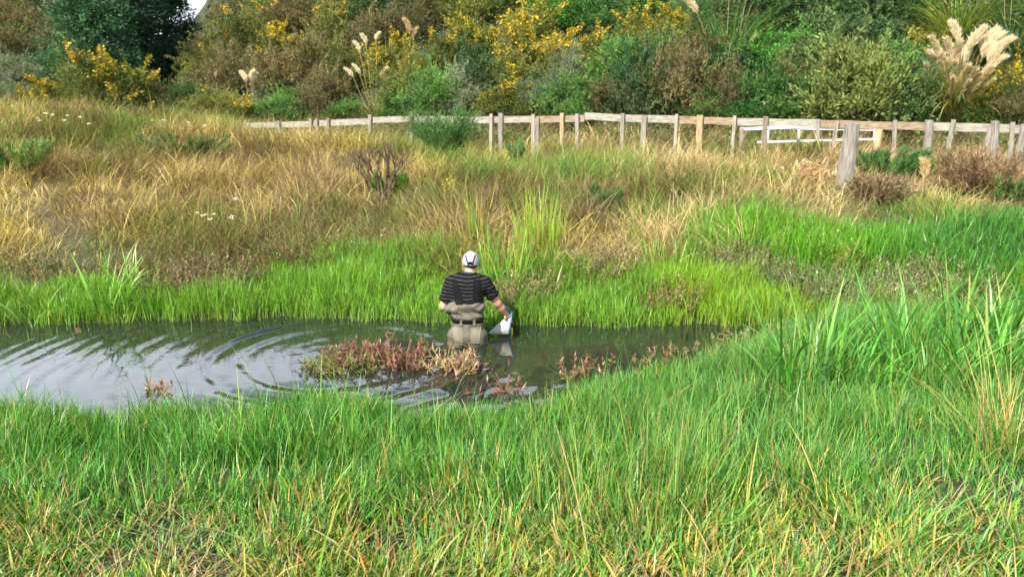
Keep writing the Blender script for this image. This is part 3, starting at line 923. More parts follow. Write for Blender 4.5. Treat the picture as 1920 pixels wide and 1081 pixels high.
tall += [(rp.uniform(-.5, .3), -.5, rp.uniform(.35, .8), rp.uniform(.6, .8), rp.uniform(.05, .08), rp.uniform(-.15, .1), -.3) for _ in range(8)]
tall += [(.25, 0, 1.5, .65, .12, .18, -.05), (.3, -.1, 1.4, .65, .13, .22, -.1), (.28, .1, 1.65, .6, .12, .16, 0), (.32, -.2, 1.05, .6, .10, .24, -.1), (.1, -.1, 1.65, .55, .11, .05, 0), (-.05, .1, 1.85, .5, .09, -.02, 0)]
pampas(1785, 226, 1.9, 620, tall, 'tall pampas grass with a dense fan of cream plumes behind the fence', 301, [(.20, .27, .07), (.26, .30, .09), (.12, .20, .06)], dry=.4, plume_n=800)
pampas(1365, 130, 2.5, 560, [(-.5, 0, 1.7, .6, .1, -.35, 0), (-.1, 0, 2.0, .6, .1, 0, 0), (.2, 0, 1.9, .6, .1, .1, 0), (.3, -.2, .75, .25, .1, .35, -.3)], 'shaggy green pampas grass hanging down the slope at the top', 302, GREENL, spread=1.2)
pampas(1795, 104, 2.2, 560, [(-.1, 0, 2.0, .6, .1, -.1, 0), (.2, 0, 1.5, .5, .09, .3, -.1)], 'green and yellow pampas grass hanging above the tall plumes', 303, YELL, spread=1.1)
pampas(1895, 130, 2.1, 520, [(-.2, 0, 1.7, .7, .13, -.2, -.1), (-.1, .1, 1.8, .7, .13, -.05, 0), (.1, -.1, 1.7, .7, .13, .1, 0), (.2, 0, 1.5, .7, .12, .25, 0)], 'pampas grass with beige plumes in the top right corner', 304, BLUEL, col=(.62, .50, .38))
pampas(1925, 178, 1.3, 300, [(-.1, -.2, 1.0, .6, .08, -.1, -.1)], 'half-cut pampas grass with one leaning plume at the right edge', 305, BLUEL)
pampas(772, 138, 1.2, 300, [(.0, 0, 1.35, .55, .09, -.02, 0), (.06, .1, 1.2, .4, .07, .03, 0)], 'blue-green pampas grass with a single tall plume on the hill', 306, BLUEL, col=(.62, .48, .30))
pampas(702, 222, .9, 180, [(-.05, 0, 1.45, .36, .05, -.26, 0), (.0, 0, 2.35, .34, .055, -.07, 0), (.1, 0, 2.45, .28, .05, .02, 0), (-.1, .1, 2.15, .36, .05, -.14, 0), (-.2, 0, 1.42, .34, .055, -.36, 0), (.1, -.1, 1.3, .36, .055, .16, 0), (.12, -.1, 1.1, .28, .05, .24, 0)], 'sparse pampas with thin white plumes on bare stalks', 307, BLUEL, dry=.5, col=(.84, .76, .62))
pampas(472, 216, .8, 160, [(-.05, 0, 1.15, .38, .07, -.06, 0), (.05, 0, 1.22, .36, .06, .02, 0), (.0, .1, 1.15, .34, .06, .09, 0)], 'small pampas with one clump of white plumes, left of centre', 308, GREENL, dry=.4, col=(.86, .78, .64))
pampas(410, 210, .7, 110, [(0, 0, 1.25, .22, .04, 0, 0)], 'tiny pampas with a single pale plume left of the white clump', 309, GREENL, col=(.7, .58, .40))
pampas(320, 178, .8, 120, [(-.3, 0, 1.1, .25, .08, -.15, 0), (-.1, 0, 1.2, .25, .08, -.05, 0), (.1, 0, 1.3, .28, .08, .05, 0), (.2, 0, 1.2, .25, .07, .18, 0), (.3, 0, 1.5, .4, .06, .28, 0)], 'row of short pale plumes at the foot of the conifers', 310, GREENL, col=(.72, .58, .40))
pampas(900, 176, 1.25, 330, [], 'grey-green plumeless pampas tuft above the low yellow gorse', 311, [(.16, .25, .12), (.21, .30, .15), (.10, .18, .08)])
# ------------------------------------------------------------------ fence, posts, gate
def wood(name, c1, c2, c3, scale=3.0, grain=(14, 14, 1.4)):
    m, n, l, b = new_mat(name)
    tc = n.new('ShaderNodeTexCoord'); mp = n.new('ShaderNodeMapping'); oi = n.new('ShaderNodeObjectInfo')
    mp.inputs['Scale'].default_value = grain
    ad = n.new('ShaderNodeVectorMath'); ad.operation = 'ADD'
    l.new(tc.outputs['Object'], ad.inputs[0]); l.new(oi.outputs['Location'], ad.inputs[1])
    l.new(ad.outputs['Vector'], mp.inputs['Vector'])
    t = n.new('ShaderNodeTexNoise'); t.inputs['Scale'].default_value = scale; t.inputs['Detail'].default_value = 8; t.inputs['Roughness'].default_value = .65
    l.new(mp.outputs['Vector'], t.inputs['Vector'])
    r = n.new('ShaderNodeValToRGB')
    r.color_ramp.elements[0].position = .30; r.color_ramp.elements[0].color = (*c1, 1)
    r.color_ramp.elements[1].position = .62; r.color_ramp.elements[1].color = (*c3, 1)
    e = r.color_ramp.elements.new(.45); e.color = (*c2, 1)
    l.new(t.outputs['Fac'], r.inputs['Fac']); l.new(r.outputs['Color'], b.inputs['Base Color'])
    b.inputs['Roughness'].default_value = .85
    bp = n.new('ShaderNodeBump'); bp.inputs['Strength'].default_value = .5; bp.inputs['Distance'].default_value = .01
    l.new(t.outputs['Fac'], bp.inputs['Height']); l.new(bp.outputs['Normal'], b.inputs['Normal'])
    return m
M_GREYWOOD = wood('weathered_wood', (.07, .055, .042), (.18, .16, .128), (.275, .25, .205))
M_PALEWOOD = wood('pale_board', (.10, .075, .05), (.25, .215, .165), (.36, .32, .255))
M_RUSTWOOD = wood('stained_board', (.17, .095, .035), (.33, .20, .08), (.45, .35, .23))
M_DARKWOOD = wood('dark_post', (.06, .045, .035), (.14, .11, .08), (.24, .19, .14))

FD = np.array([1.0, -0.457, 0]); FD /= np.linalg.norm(FD)            # along the fence
FN = np.array([FD[1], -FD[0], 0])                                     # towards the viewer
FN = FN if FN[1] < 0 else -FN
def on_fence(px, py, off=0.0):
    r = ray(px, py)
    o = np.array([10.0, 15.5, 0]) + FN * off
    t = np.dot(o - np.array([0, 0, CAM_H]), FN) / np.dot(r, FN)
    return np.array([0, 0, CAM_H]) + r * t

def post_mesh(top, base, w, dep, mat, rnd=False, name='post'):
    """a post from base to top (local coordinates), slightly irregular, with a worn top"""
    mb = MB()
    rng = random.Random(int(abs(top[0] * 991 + top[2] * 37) * 10))
    n = 10 if rnd else 4
    V, F = [], []
    rows = 6
    top, base = np.array(top, float), np.array(base, float)
    for i in range(rows):
        t = i / (rows - 1)
        c = base + (top - base) * t + np.array([rng.uniform(-1, 1), rng.uniform(-1, 1), 0]) * w * .04
        s = (1.06 - .10 * t) if rnd else 1.0
        for k in range(n):
            th = 2 * math.pi * (k + .5) / n
            if rnd:
                o = FD * (math.cos(th) * w * .5 * s * rng.uniform(.95, 1.05)) + FN * (math.sin(th) * dep * .5 * s * rng.uniform(.95, 1.05))
            else:
                o = FD * (math.copysign(w * .5, math.cos(th))) + FN * (math.copysign(dep * .5, math.sin(th)))
            z = rng.uniform(-.012, .012) if i == rows - 1 else 0
            V.append(c + o + np.array([0, 0, z]))
    for i in range(rows - 1):
        for k in range(n):
            F.append((i * n + k, i * n + (k + 1) % n, (i + 1) * n + (k + 1) % n, (i + 1) * n + k))
    F.append(tuple((rows - 1) * n + k for k in range(n)))
    mb.geo(V, F)
    return mb.build(name, mat)

f0 = on_fence(1312, 216)
fence = add('wooden_fence', None, None, (f0[0], f0[1], float(zt(f0[0], f0[1]))), 'weathered post and rail fence with pale top boards crossing the field', 'fence')
FL = np.array(fence.location)
POSTS = [  # top pixel, lean in pixels at the base, width m, kind
    (523, 226, 0, .07, 'g'), (583, 222, 0, .08, 'g'), (594, 224, 3, .07, 'g'), (616, 222, 0, .07, 'd'), (694, 215, 0, .09, 'g'), (771, 209, 2, .10, 'd'),
    (921, 214, 0, .08, 'p'), (939, 212, 0, .12, 'g'), (1000, 215, 0, .09, 'p'), (1007, 221, -2, .13, 'g'), (1054, 212, 0, .09, 'r'), (1082, 214, 1, .08, 'p'),
    (1168, 213, -3, .09, 'g'), (1208, 216, -3, .12, 'g'), (1269, 214, -4, .07, 'p'), (1313, 216, -5, .13, 'r'), (1378, 217, -7, .07, 'p'), (1436, 219, -7, .11, 'd'),
    (1534, 224, -3, .08, 'g'), (1570, 227, -16, .08, 'g'), (1678, 224, -3, .08, 'g'), (1743, 226, -6, .17, 'o'), (1788, 225, -18, .08, 'g'), (1866, 227, -4, .17, 'o'), (1858, 236, -24, .08, 'g'),
    (1899, 229, -8, .08, 'g'), (1922, 232, -18, .15, 'o'), (1990, 234, -6, .09, 'g')]
M_RAIL = wood('pale_rail', (.09, .07, .05), (.24, .222, .17), (.36, .338, .268), 2.2, (2.2, 3, 20))
M_RAIL2 = wood('stained_rail', (.09, .06, .03), (.22, .15, .08), (.31, .26, .19), 2.2, (2.2, 3, 20))
pm = {'g': M_GREYWOOD, 'p': M_PALEWOOD, 'r': M_RUSTWOOD, 'd': M_DARKWOOD, 'o': M_GREYWOOD}
for k, (px, py, ln, w, kd) in enumerate(POSTS):
    off = .06 if kd in 'gdo' else .075
    t = on_fence(px, py, off)
    b = on_fence(px + ln, py + 90, off)
    zg = float(zt(t[0], t[1])) - .3
    b = t + (b - t) * ((t[2] - zg) / max(t[2] - b[2], .1))
    add('post', post_mesh(t - FL, b - FL, w, .07 if kd != 'o' else w, pm[kd], kd == 'o'), fence)
RAILS = [(436, 231, 582, 227.5, 'p'), (583, 226.5, 692, 222, 'p'), (693, 220, 774, 217, 'p'), (776, 218, 890, 219, 'p'), (892, 219, 1002, 217.5, 'p'), (1003, 218, 1096, 216, 'r'),
         (1097, 211, 1166, 215, 'p'), (1167, 215, 1270, 217.5, 'p'), (1271, 218, 1379, 220.5, 'r'), (1380, 221.5, 1535, 224, 'p'), (1536, 225, 1680, 229, 'r'), (1681, 228, 1744, 230, 'r'), (1745, 229.5, 1900, 233.5, 'p'), (1901, 234, 2060, 240, 'p')]
for k, (x0, y0, x1, y1, kd) in enumerate(RAILS):
    o = 0.0
    A, B = on_fence(x0, y0, o), on_fence(x1, y1, o)
    mb = MB()
    rr = random.Random(k)
    V, F = [], []
    ns = 5
    for i in range(ns + 1):
        t = i / ns
        c = A + (B - A) * t - FL + FN * rr.uniform(-.004, .004)
        for dz, dn in ((0, .02), (0, -.02), (-.160, -.02), (-.160, .02)):
            V.append(c + np.array([0, 0, dz + rr.uniform(-.006, .006)]) + FN * dn)
    for i in range(ns):
        for q in range(4):
            F.append((i * 4 + q, i * 4 + (q + 1) % 4, i * 4 + 4 + (q + 1) % 4, i * 4 + 4 + q))
    F += [(3, 2, 1, 0), tuple(ns * 4 + q for q in range(4))]
    mb.geo(V, F)
    add('rail', mb.build('rail', M_RAIL if kd == 'p' else M_RAIL2), fence)

# the stout leaning strainer post in front of the fence
g = ground(1581, 382, 9.0)
tp = at_y(1597, 232, g[1] + .05)
e = add('strainer_post', post_mesh(tp - g, np.array([-.02, 0, -.3]), .25, .25, M_GREYWOOD, True, 'strainer_post'), None, g, 'stout weathered round post leaning right, standing alone in front of the fence', 'post')

# white pipe gate behind the fence
g0, g1 = at_y(1388, 241, 18.6), at_y(1648, 232, 17.4)
gate = add('pipe_gate', None, None, (*(.5 * (g0 + g1))[:2], float(zt(*(.5 * (g0 + g1))[:2]))), 'white painted pipe gate seen through the fence left of the leaning post', 'gate')
GL = np.array(gate.location)
M_WHITE = flat_mat('white_paint', (.78, .79, .80), .45, .12, 8)
def pipe(name, p, q, r):
    mb = MB(); mb.tube([p - GL, q - GL], r, 8)
    add(name, mb.build(name, M_WHITE, True), gate)
G = lambda px, py: at_y(px, py, float(np.interp(px, [1388, 1648], [18.6, 17.4])))
pipe('top_tube', G(1388, 243), G(1562, 236), .045)
pipe('bottom_tube', G(1420, 267), G(1652, 261), .03)
pipe('middle_tube', G(1388, 240), G(1648, 245), .012)
for px, y0, y1 in ((1440, 241, 267), (1498, 239, 265), (1535, 238, 264), (1640, 238, 275)):
    pipe('upright', G(px, y0), G(px, y1), .028)
gp = G(1649, 236); zz = float(zt(gp[0], gp[1]))
mb = MB(); mb.tube([gp - GL, np.array([gp[0], gp[1], zz - .3]) - GL], [.075, .08], 10)
add('gate_post', mb.build('gate_post', M_RUSTWOOD, True), gate)
gp = G(1392, 240); zz = float(zt(gp[0], gp[1]))
mb = MB(); mb.tube([gp - GL, np.array([gp[0], gp[1], zz - .3]) - GL], [.06, .06], 10)
add('gate_post', mb.build('gate_post', M_DARKWOOD, True), gate)

# ------------------------------------------------------------------ bushes and plants in the field
_bl = dict(group='bushes in the field')
def feathery(px, py, w, h, n, seed, label, pal, depth=None, name='feathery_bush', trunk=True, up=.6, cat='bush'):
    """loose bush of upswept feathery branches"""
    rng = np.random.default_rng(seed)
    g = ground(px, py, 8.5) if depth is None else np.array([(px - 960) / FPX * depth * 1.02, depth, 0])
    if depth is not None:
        g[0] = at_y(px, py, depth)[0]; g[2] = float(zt(g[0], g[1]))
    e = add(name, None, None, g, label, cat, 'bushes in the field')
    parts, mb = [], MB()
    for k in range(n):
        a = rng.uniform(0, 6.283)
        tip = np.array([math.cos(a) * w * .5 * rng.uniform(.3, 1), math.sin(a) * w * .4 * rng.uniform(.3, 1), h * rng.uniform(.55, 1.0)])
        root = np.array([0, 0, h * rng.uniform(.0, .25)]) if trunk else np.array([tip[0] * .3, tip[1] * .3, 0])
        m_ = 230
        t = rng.uniform(.25, 1, m_)
        P = root + (tip - root) * t[:, None] + np.array([tip[0], tip[1], 0]) * (.25 * t * (1 - t))[:, None] + rng.normal(0, .045 * h, (m_, 3))
        c = pick(rng, m_, pal, [3, 2, 1][:len(pal)], .2) * rng.uniform(.8, 1.2)
        parts.append(leaves(P, (tip - root) * .8 / h + unit(rng, m_) * .55 + [0, 0, up * .5], unit(rng, m_), rng.uniform(.05, .11, m_), rng.uniform(.008, .019, m_), c))
        if k % 3 == 0:
            mb.tube([root, root * .5 + tip * .5 + [tip[0] * .06, tip[1] * .06, 0], tip], [.014, .009, .003], 4, cap=False)
    if trunk:
        mb.tube([(0, 0, -.1), (.01, 0, h * .3)], [.022, .016], 6)
    V, F, C = join(parts)
    add('foliage', raw_mesh('foliage', V, F, C, M_SHRUB), e)
    add('stem', mb.build('stem', M_STEM), e)
    return e
FG = [(.085, .19, .048), (.13, .25, .065), (.06, .12, .035)]
feathery(835, 250, 2.0, 1.15, 46, 401, 'feathery blue-green bush overhanging the fence rail', FG, depth=17.5)
feathery(968, 318, .55, .62, 12, 402, 'small upright green gorse seedling in the dry field', [(.06, .15, .04), (.10, .21, .05)], up=1.0)
feathery(1660, 338, 1.7, .55, 34, 403, 'low bright green bush right of the leaning strainer post', [(.06, .16, .035), (.09, .21, .045), (.14, .22, .05)], trunk=False)
feathery(1512, 318, .9, .62, 16, 404, 'sparse dark green bush left of the leaning strainer post', [(.07, .12, .03), (.12, .16, .04)])
feathery(1740, 335, 1.2, .45, 20, 405, 'yellowish low bush between the strainer post and the round fence post', [(.20, .24, .05), (.14, .22, .04)], trunk=False)
feathery(740, 372, 1.0, .42, 18, 406, 'green weed at the foot of the bare dead bush', [(.09, .22, .03), (.14, .27, .05), (.06, .12, .03)], trunk=False)
feathery(1850, 372, 1.9, .8, 36, 407, 'brown bramble thicket under the right end of the fence', [(.20, .14, .07), (.28, .20, .10), (.13, .12, .05)], trunk=False, name='bramble')
feathery(1640, 392, 1.15, .5, 34, 408, 'matted mound of dead brown grass right of the strainer post foot', [(.22, .165, .085), (.30, .225, .12), (.14, .105, .055)], trunk=False, name='dead_mound', up=.1)
feathery(1890, 385, 1.0, .45, 18, 409, 'low green weed below the brown bramble at the right edge', [(.08, .18, .04), (.14, .24, .06)], trunk=False)
feathery(350, 300, 1.9, .5, 26, 410, 'grey-green weed patch in the left meadow', [(.12, .20, .06), (.18, .24, .09)], trunk=False)
feathery(40, 330, 1.2, .6, 22, 411, 'green leafy weed at the left edge of the meadow', [(.10, .20, .045), (.15, .26, .06)], trunk=False)
feathery(1140, 395, .6, .35, 12, 412, 'small green weed right of the dark tussock', [(.05, .14, .04), (.10, .20, .05)], trunk=False)

def twig_bush(px, py, w, h, seed, label):
    rng = random.Random(seed)
    g = ground(px, py, 8.5)
    e = add('dead_bush', None, None, g, label, 'dead bush', 'bushes in the field')
    def grow(mb, p, d, L, r, depth):
        q = p + d * L
        m_ = p + d * L * .5 + np.array([rng.uniform(-1, 1), rng.uniform(-1, 1), rng.uniform(-.3, 1)]) * L * .1
        mb.tube([p, m_, q], [r, r * .85, r * .65], 5, cap=False)
        if depth:
            for _ in range(rng.choice((2, 3))):
                nd = d + np.array([rng.uniform(-.7, .7), rng.uniform(-.7, .7), rng.uniform(-.1, .5)])
                grow(mb, q, nd / np.linalg.norm(nd), L * rng.uniform(.55, .8), r * .62, depth - 1)
    for k in range(9):
        mb = MB()
        d = np.array([rng.uniform(-.8, .8) * w, rng.uniform(-.5, .5) * w, 1.0])
        grow(mb, np.array([rng.uniform(-.1, .1), rng.uniform(-.1, .1), -.03]), d / np.linalg.norm(d), h * .36, .020, 3)
        add('branch', mb.build('branch', M_STEM), e)
twig_bush(722, 384, .8, 1.15, 501, 'bare dead thorny bush standing in the dry meadow left of centre')

def tuft(px, py, n, h, w, seed, label, pal, wts=None, spread=.15, th=(.15, .2), bend=(.3, 1.0), L=5, name='reed_clump', cat='reeds', group=None, mat=None, loc=None, d0=2.5, part='leaves', parts=1):
    """a clump of long blades; each clump's leaves are one part"""
    rng = np.random.default_rng(seed)
    g = ground(px, py, d0) if loc is None else np.array(loc, float)
    e = add(name, None, None, g, label, cat, group)
    a = rng.uniform(0, 6.283, n); rr = spread * np.sqrt(rng.random(n))
    P = np.stack([rr * np.cos(a), rr * np.sin(a), np.full(n, -.02)], 1)
    P[:, 2] += zt(P[:, 0] + g[0], P[:, 1] + g[1]).clip(-.25, None) - g[2]
    c = pick(rng, n, pal, wts or [1] * len(pal), .15)
    V, F, C = blades(P, h * rng.uniform(.5, 1.1, n), w * rng.uniform(.6, 1.2, n), a + rng.normal(0, .9, n), np.abs(rng.normal(th[0], th[1], n)), rng.uniform(bend[0], bend[1], n), c * .95, c, L, rng.normal(0, .8, n), base=.6)
    add(part, raw_mesh(part, V, F, C, mat or M_REED), e)
    return e
REED = [(.14, .36, .03), (.20, .42, .04), (.09, .26, .03), (.30, .42, .06)]
YREED = [(.30, .44, .05), (.38, .46, .07), (.20, .38, .04)]
PALE = [(.34, .46, .18), (.42, .50, .24), (.24, .40, .10)]
BROWNT = [(.19, .14, .065), (.28, .21, .10), (.10, .08, .04)]
def onwater(px, py, z=0.0):
    p = at_z(px, py, z)
    return (p[0], p[1], float(zt(p[0], p[1])))
# far bank
tuft(1012, 492, 110, 1.05, .018, 601, 'tall yellow-green bulrush clump on the far bank right of the man', YREED, spread=.28, th=(.05, .06), bend=(.05, .4), group='reeds on the far bank', d0=8.3)
tuft(893, 478, 26, .95, .022, 602, 'narrow upright bulrush behind the cap of the man', [(.12, .30, .05), (.30, .38, .05), (.42, .40, .08)], spread=.09, th=(.03, .04), bend=(.02, .2), group='reeds on the far bank', d0=8.3)
tuft(948, 560, 100, .95, .016, 603, 'mixed green reeds just right of the man', REED, spread=.26, th=(.08, .1), bend=(.1, .6), group='reeds on the far bank', d0=8.3)
tuft(1018, 566, 20, .46, .022, 604, 'pale striped iris leaves standing in the bright shore grass', PALE, spread=.14, th=(.12, .1), bend=(.0, .25), group='reeds on the far bank', d0=8.3)
tuft(1062, 505, 26, .40, .016, 605, 'small reed tuft in front of the faded pink weeds', REED, spread=.22, group='reeds on the far bank', d0=8.3)
tuft(1258, 520, 70, .62, .018, 606, 'green reed clump left of the sedge bed', REED, spread=.36, th=(.08, .1), bend=(.1, .6), group='reeds on the far bank', d0=8.3)
tuft(1185, 452, 18, .45, .016, 607, 'thin reed tuft above the faded pink weeds', REED, spread=.14, th=(.06, .06), bend=(.1, .4), group='reeds on the far bank', d0=8.3)
tuft(205, 585, 60, .78, .024, 608, 'broad-leaved reed clump with arching pale leaves at left', [(.14, .38, .03), (.20, .44, .05), (.36, .48, .20)], [3, 2, 1], spread=.26, th=(.12, .14), bend=(.2, 1.5), L=6, group='reeds on the far bank', d0=7.5)
tuft(85, 600, 26, .50, .018, 609, 'low arching reeds at the far left shore', [(.16, .36, .05), (.34, .44, .16)], spread=.3, th=(.15, .2), bend=(.4, 1.5), group='reeds on the far bank', d0=7.5)
tuft(240, 545, 24, .60, .020, 610, 'light reed tuft right of the broad-leaved clump', [(.20, .42, .06), (.36, .48, .18)], spread=.16, th=(.1, .1), bend=(.2, 1.2), group='reeds on the far bank', d0=7.5)
tuft(1085, 428, 230, .85, .012, 611, 'dark brown drooping tussock in the dry meadow behind the reeds', BROWNT + [(.16, .19, .06)], spread=.3, th=(.35, .25), bend=(.6, 1.6), name='dry_tussock', cat='tussock', group='tussocks', d0=8.3, mat=M_DRY)
tuft(1250, 395, 90, .5, .010, 612, 'flattened straw tussock left of the sedge bed', [(.5, .38, .18), (.42, .30, .14)], spread=.45, th=(.8, .3), bend=(.2, .8), name='dry_tussock', cat='tussock', group='tussocks', d0=8.3, mat=M_DRY)
tuft(1750, 425, 110, .75, .014, 613, 'yellow-green fountain of pampas leaves in front of the round fence post', YELL + [(.45, .42, .14)], spread=.25, th=(.3, .25), bend=(.5, 1.5), name='pampas_tuft', cat='pampas grass', group='pampas grasses', d0=8.3)
# the sedge islands and reeds on the near right bank
for k, (px, py, n, h, lab) in enumerate([
    (1505, 742, 70, .98, 'leftmost reed clump of the near right bank'), (1560, 700, 50, .70, 'short reed clump behind the leftmost one on the right bank'), (1610, 755, 60, .66, 'low arching reed clump in front on the right bank'),
    (1685, 690, 66, .95, 'reed clump with a yellow stem, middle of the right bank'), (1735, 745, 64, .74, 'dark reed clump with broad bent leaves on the right bank'), (1790, 670, 66, .95, 'reed clump near the ditch on the right bank'),
    (1830, 740, 60, .90, 'tall reed clump beside the straw tussock'), (1880, 680, 60, .96, 'tallest reed clump at the right edge'), (1915, 735, 40, .70, 'reed clump cut by the right edge of the picture'), (1650, 640, 30, .5, 'small reed tuft at the back of the right bank')]):
    tuft(px, py, n, h, .024, 630 + k, lab, [(.10, .31, .04), (.15, .37, .05), (.07, .22, .04), (.34, .40, .10)], [3, 3, 2, .7], spread=.24, th=(.10, .13), bend=(.15, 1.4), L=6, group='reeds on the near right bank')
# reeds sticking out of the water along the near shore
for k, (px, py, n, h, lab) in enumerate([(30, 742, 9, .34, 'thin grass spikes in the water at the left edge'), (70, 748, 7, .40, 'second grass spikes from the left edge in the water'), (130, 745, 6, .36, 'third grass spikes from the left edge in the water'), (285, 742, 16, .30, 'pale tuft with red leaves at the near shore, left'), (362, 728, 6, .42, 'upright thin stalks in the water left of the pink weeds'), (230, 752, 14, .28, 'short grass tuft standing in the shallows at left')]):
    tuft(px, py, n, h, .009, 660 + k, lab, [(.22, .36, .05), (.34, .38, .10), (.14, .28, .04)], spread=.09, th=(.05, .08), bend=(.0, .4), name='water_grass', cat='grass', group='grass spikes in the shallows')
# foreground rushes and straw
for k, (px, py, n, h, sp, lab) in enumerate([(1080, 1010, 70, .62, .30, 'tall thin rushes left of the long straw stalks in the foreground'), (1190, 985, 90, .66, .34, 'densest tall thin rushes in the foreground'), (1270, 900, 50, .55, .28, 'thin rushes behind the densest foreground clump'), (1040, 880, 46, .55, .25, 'thin rushes rising behind the left foreground clump')]):
    tuft(px, py, n, h, .0055, 680 + k, lab, [(.16, .32, .05), (.26, .38, .08), (.10, .22, .03), (.42, .34, .13), (.36, .22, .08)], [3, 3, 2, 1.4, .8], spread=sp, th=(.08, .10), bend=(.0, .5), name='rush_clump', cat='rushes', group='foreground rushes')
tuft(1900, 870, 150, .85, .007, 690, 'straw-coloured tussock at the right edge of the foreground', [(.52, .40, .14), (.40, .36, .10), (.26, .34, .07), (.46, .28, .08)], [3, 2, 2, 1], spread=.26, th=(.25, .25), bend=(.1, .9), name='straw_tussock', cat='tussock', group='tussocks')
def stalk(p, q, label, seed):
    p, q = np.array(p), np.array(q)
    mb = MB()
    r = random.Random(seed)
    pts = [p + (q - p) * t + np.array([0, 0, .06 * math.sin(math.pi * t)]) + np.array([r.uniform(-.004, .004)] * 3) for t in (0, .25, .5, .75, 1)]
    o = p
    mb.tube([a - o for a in pts], [.0035, .0035, .003, .0025, .0012], 5)
    add('straw_stalk', mb.build('straw_stalk', M_STALK, True), None, o, label, 'dry stalk', 'dry stalks in the foreground')
gA = ground(1112, 1090); stalk(gA, at_y(1042, 795, gA[1] + .25), 'long straw stalk leaning left through the foreground rushes', 1)
gA = ground(1345, 1090); stalk(gA, at_y(1272, 935, gA[1] + .15), 'straw stalk leaning left at the bottom right of the rushes', 2)
gA = ground(705, 1095); stalk(gA, at_y(560, 985, gA[1] + .30), 'bent straw stalk lying over the grass at bottom left of centre', 3)
gA = ground(892, 850); stalk(gA, at_y(866, 745, gA[1] + .1), 'thin pale stalk rising in front of the pink weed by the man', 4)
gA = ground(1735, 735); stalk(gA, at_y(1830, 690, gA[1] - .2), 'broken yellow reed lying across the right bank', 5)
# dry plume stalk standing before the round fence post
g = ground(1727, 384, 8.5)
e = add('dry_plume', None, None, g, 'single ragged cream plume on a stalk below the round fence post', 'plume')
mb = MB(); rng = np.random.default_rng(700)
tpv = at_y(1735, 318, g[1]) - g
V, F, C = plume(mb, np.array([0, 0, -.1]), tpv, np.linalg.norm(tpv) * .92, .30, .055, rng, np.array([.72, .58, .36]), 260, .1)
add('head', raw_mesh('head', V, F, C, M_PLUME), e); add('stalk', mb.build('stalk', M_STALK), e)

# ------------------------------------------------------------------ leafy weeds (willow weed)
def weed(loc, n, h, w, seed, label, pal, wts, stemc=(.26, .10, .06), ll=.07, name='willow_weed', cat='weed', group='pink willow weeds', lean=.35, per=15, wdt=.016, flat=.0):
    rng = np.random.default_rng(seed)
    e = add(name, None, None, loc, label, cat, group)
    mb, parts = MB(), []
    for k in range(n):
        a = rng.uniform(0, 6.283); rr = w * math.sqrt(rng.random())
        p = np.array([rr * math.cos(a), rr * math.sin(a) * .7, 0.0])
        p[2] = max(float(zt(p[0] + loc[0], p[1] + loc[1])), -.12) - loc[2]
        hh = h * rng.uniform(.5, 1.1)
        d = np.array([rng.normal(0, lean) + p[0] * .5, rng.normal(0, lean), 1 - flat]); d /= np.linalg.norm(d)
        q = p + d * hh
        mid = p + d * hh * .5 + rng.normal(0, .03, 3)
        mb.tube([p, mid, q], [.0045, .0038, .002], 4, c=np.array(stemc) * rng.uniform(.7, 1.3), cap=False)
        t = rng.uniform(.2, 1.02, per)
        pts = np.where((t < .5)[:, None], p + (mid - p) * (t * 2)[:, None], mid + (q - mid) * (t * 2 - 1)[:, None])
        dd = unit(rng, per) * .8 + d * .65
        parts.append(leaves(pts, dd, unit(rng, per) * .5 + [0, 0, 1], ll * rng.uniform(.6, 1.25, per), wdt * rng.uniform(.7, 1.3, per), pick(rng, per, pal, wts, .18)))
    V, F, C = join(parts)
    add('leaves', raw_mesh('leaves', V, F, C, M_REED), e)
    add('stems', mb.build('stems', M_STEMC), e)
M_STEMC = leaf_mat('weed_stems', 0, .6, .3)
PINK = [(.25, .12, .09), (.31, .19, .14), (.18, .08, .06), (.20, .20, .06)]
GRN = [(.13, .22, .035), (.19, .26, .05), (.24, .17, .07), (.28, .14, .10)]
WG = onwater(648, 698, .0)
weed(onwater(650, 690), 95, .24, .34, 801, 'green-based red-tipped willow weed mat, largest in the pond', GRN, [3, 2.4, 1.3, .8], per=16, ll=.055)
weed(onwater(680, 672), 70, .32, .32, 802, 'pinkish red willow weed rising behind the largest mat', PINK, [3, 2.4, 1.5, 1], per=14)
weed(onwater(610, 688), 44, .17, .24, 803, 'low green willow weed fringe at the left end of the mat', GRN, [4, 3, 1, .3], ll=.045)
weed(onwater(755, 690), 34, .36, .14, 804, 'reddish willow weed at the right end of the mat', PINK, [2, 2, 1, 2])
weed(onwater(794, 668), 9, .34, .045, 805, 'single upright red weed spike left of the man', PINK, [3, 2, 1, 1], lean=.12, per=12)
weed(onwater(852, 692), 46, .36, .17, 806, 'straw and pink willow weed clump right in front of the man', [(.40, .27, .17), (.42, .20, .17), (.33, .29, .10), (.46, .35, .25)], [2, 2, 2, 1], (.42, .34, .10), per=9, ll=.085, lean=.5)
weed(onwater(885, 702), 16, .24, .12, 807, 'pink weed sprigs drooping into the water right of the clump', [(.38, .17, .16), (.44, .26, .23)], [1, 1], per=8, ll=.07, lean=.9)
weed(onwater(958, 735), 17, .28, .15, 808, 'pink weed clump at the near shore right of the man', PINK, [3, 3, 1, .6], lean=.6, per=9, ll=.08)
weed(onwater(1082, 705), 18, .28, .14, 809, 'dark red weed at the near shore below the net', [(.26, .12, .08), (.40, .22, .14), (.22, .20, .06)], [2, 2, 1], lean=.4)
weed(onwater(1190, 690), 24, .22, .34, 810, 'brown and green weeds along the right near shore', [(.30, .20, .09), (.24, .26, .07), (.40, .22, .15)], [2, 2, 1], ll=.05)
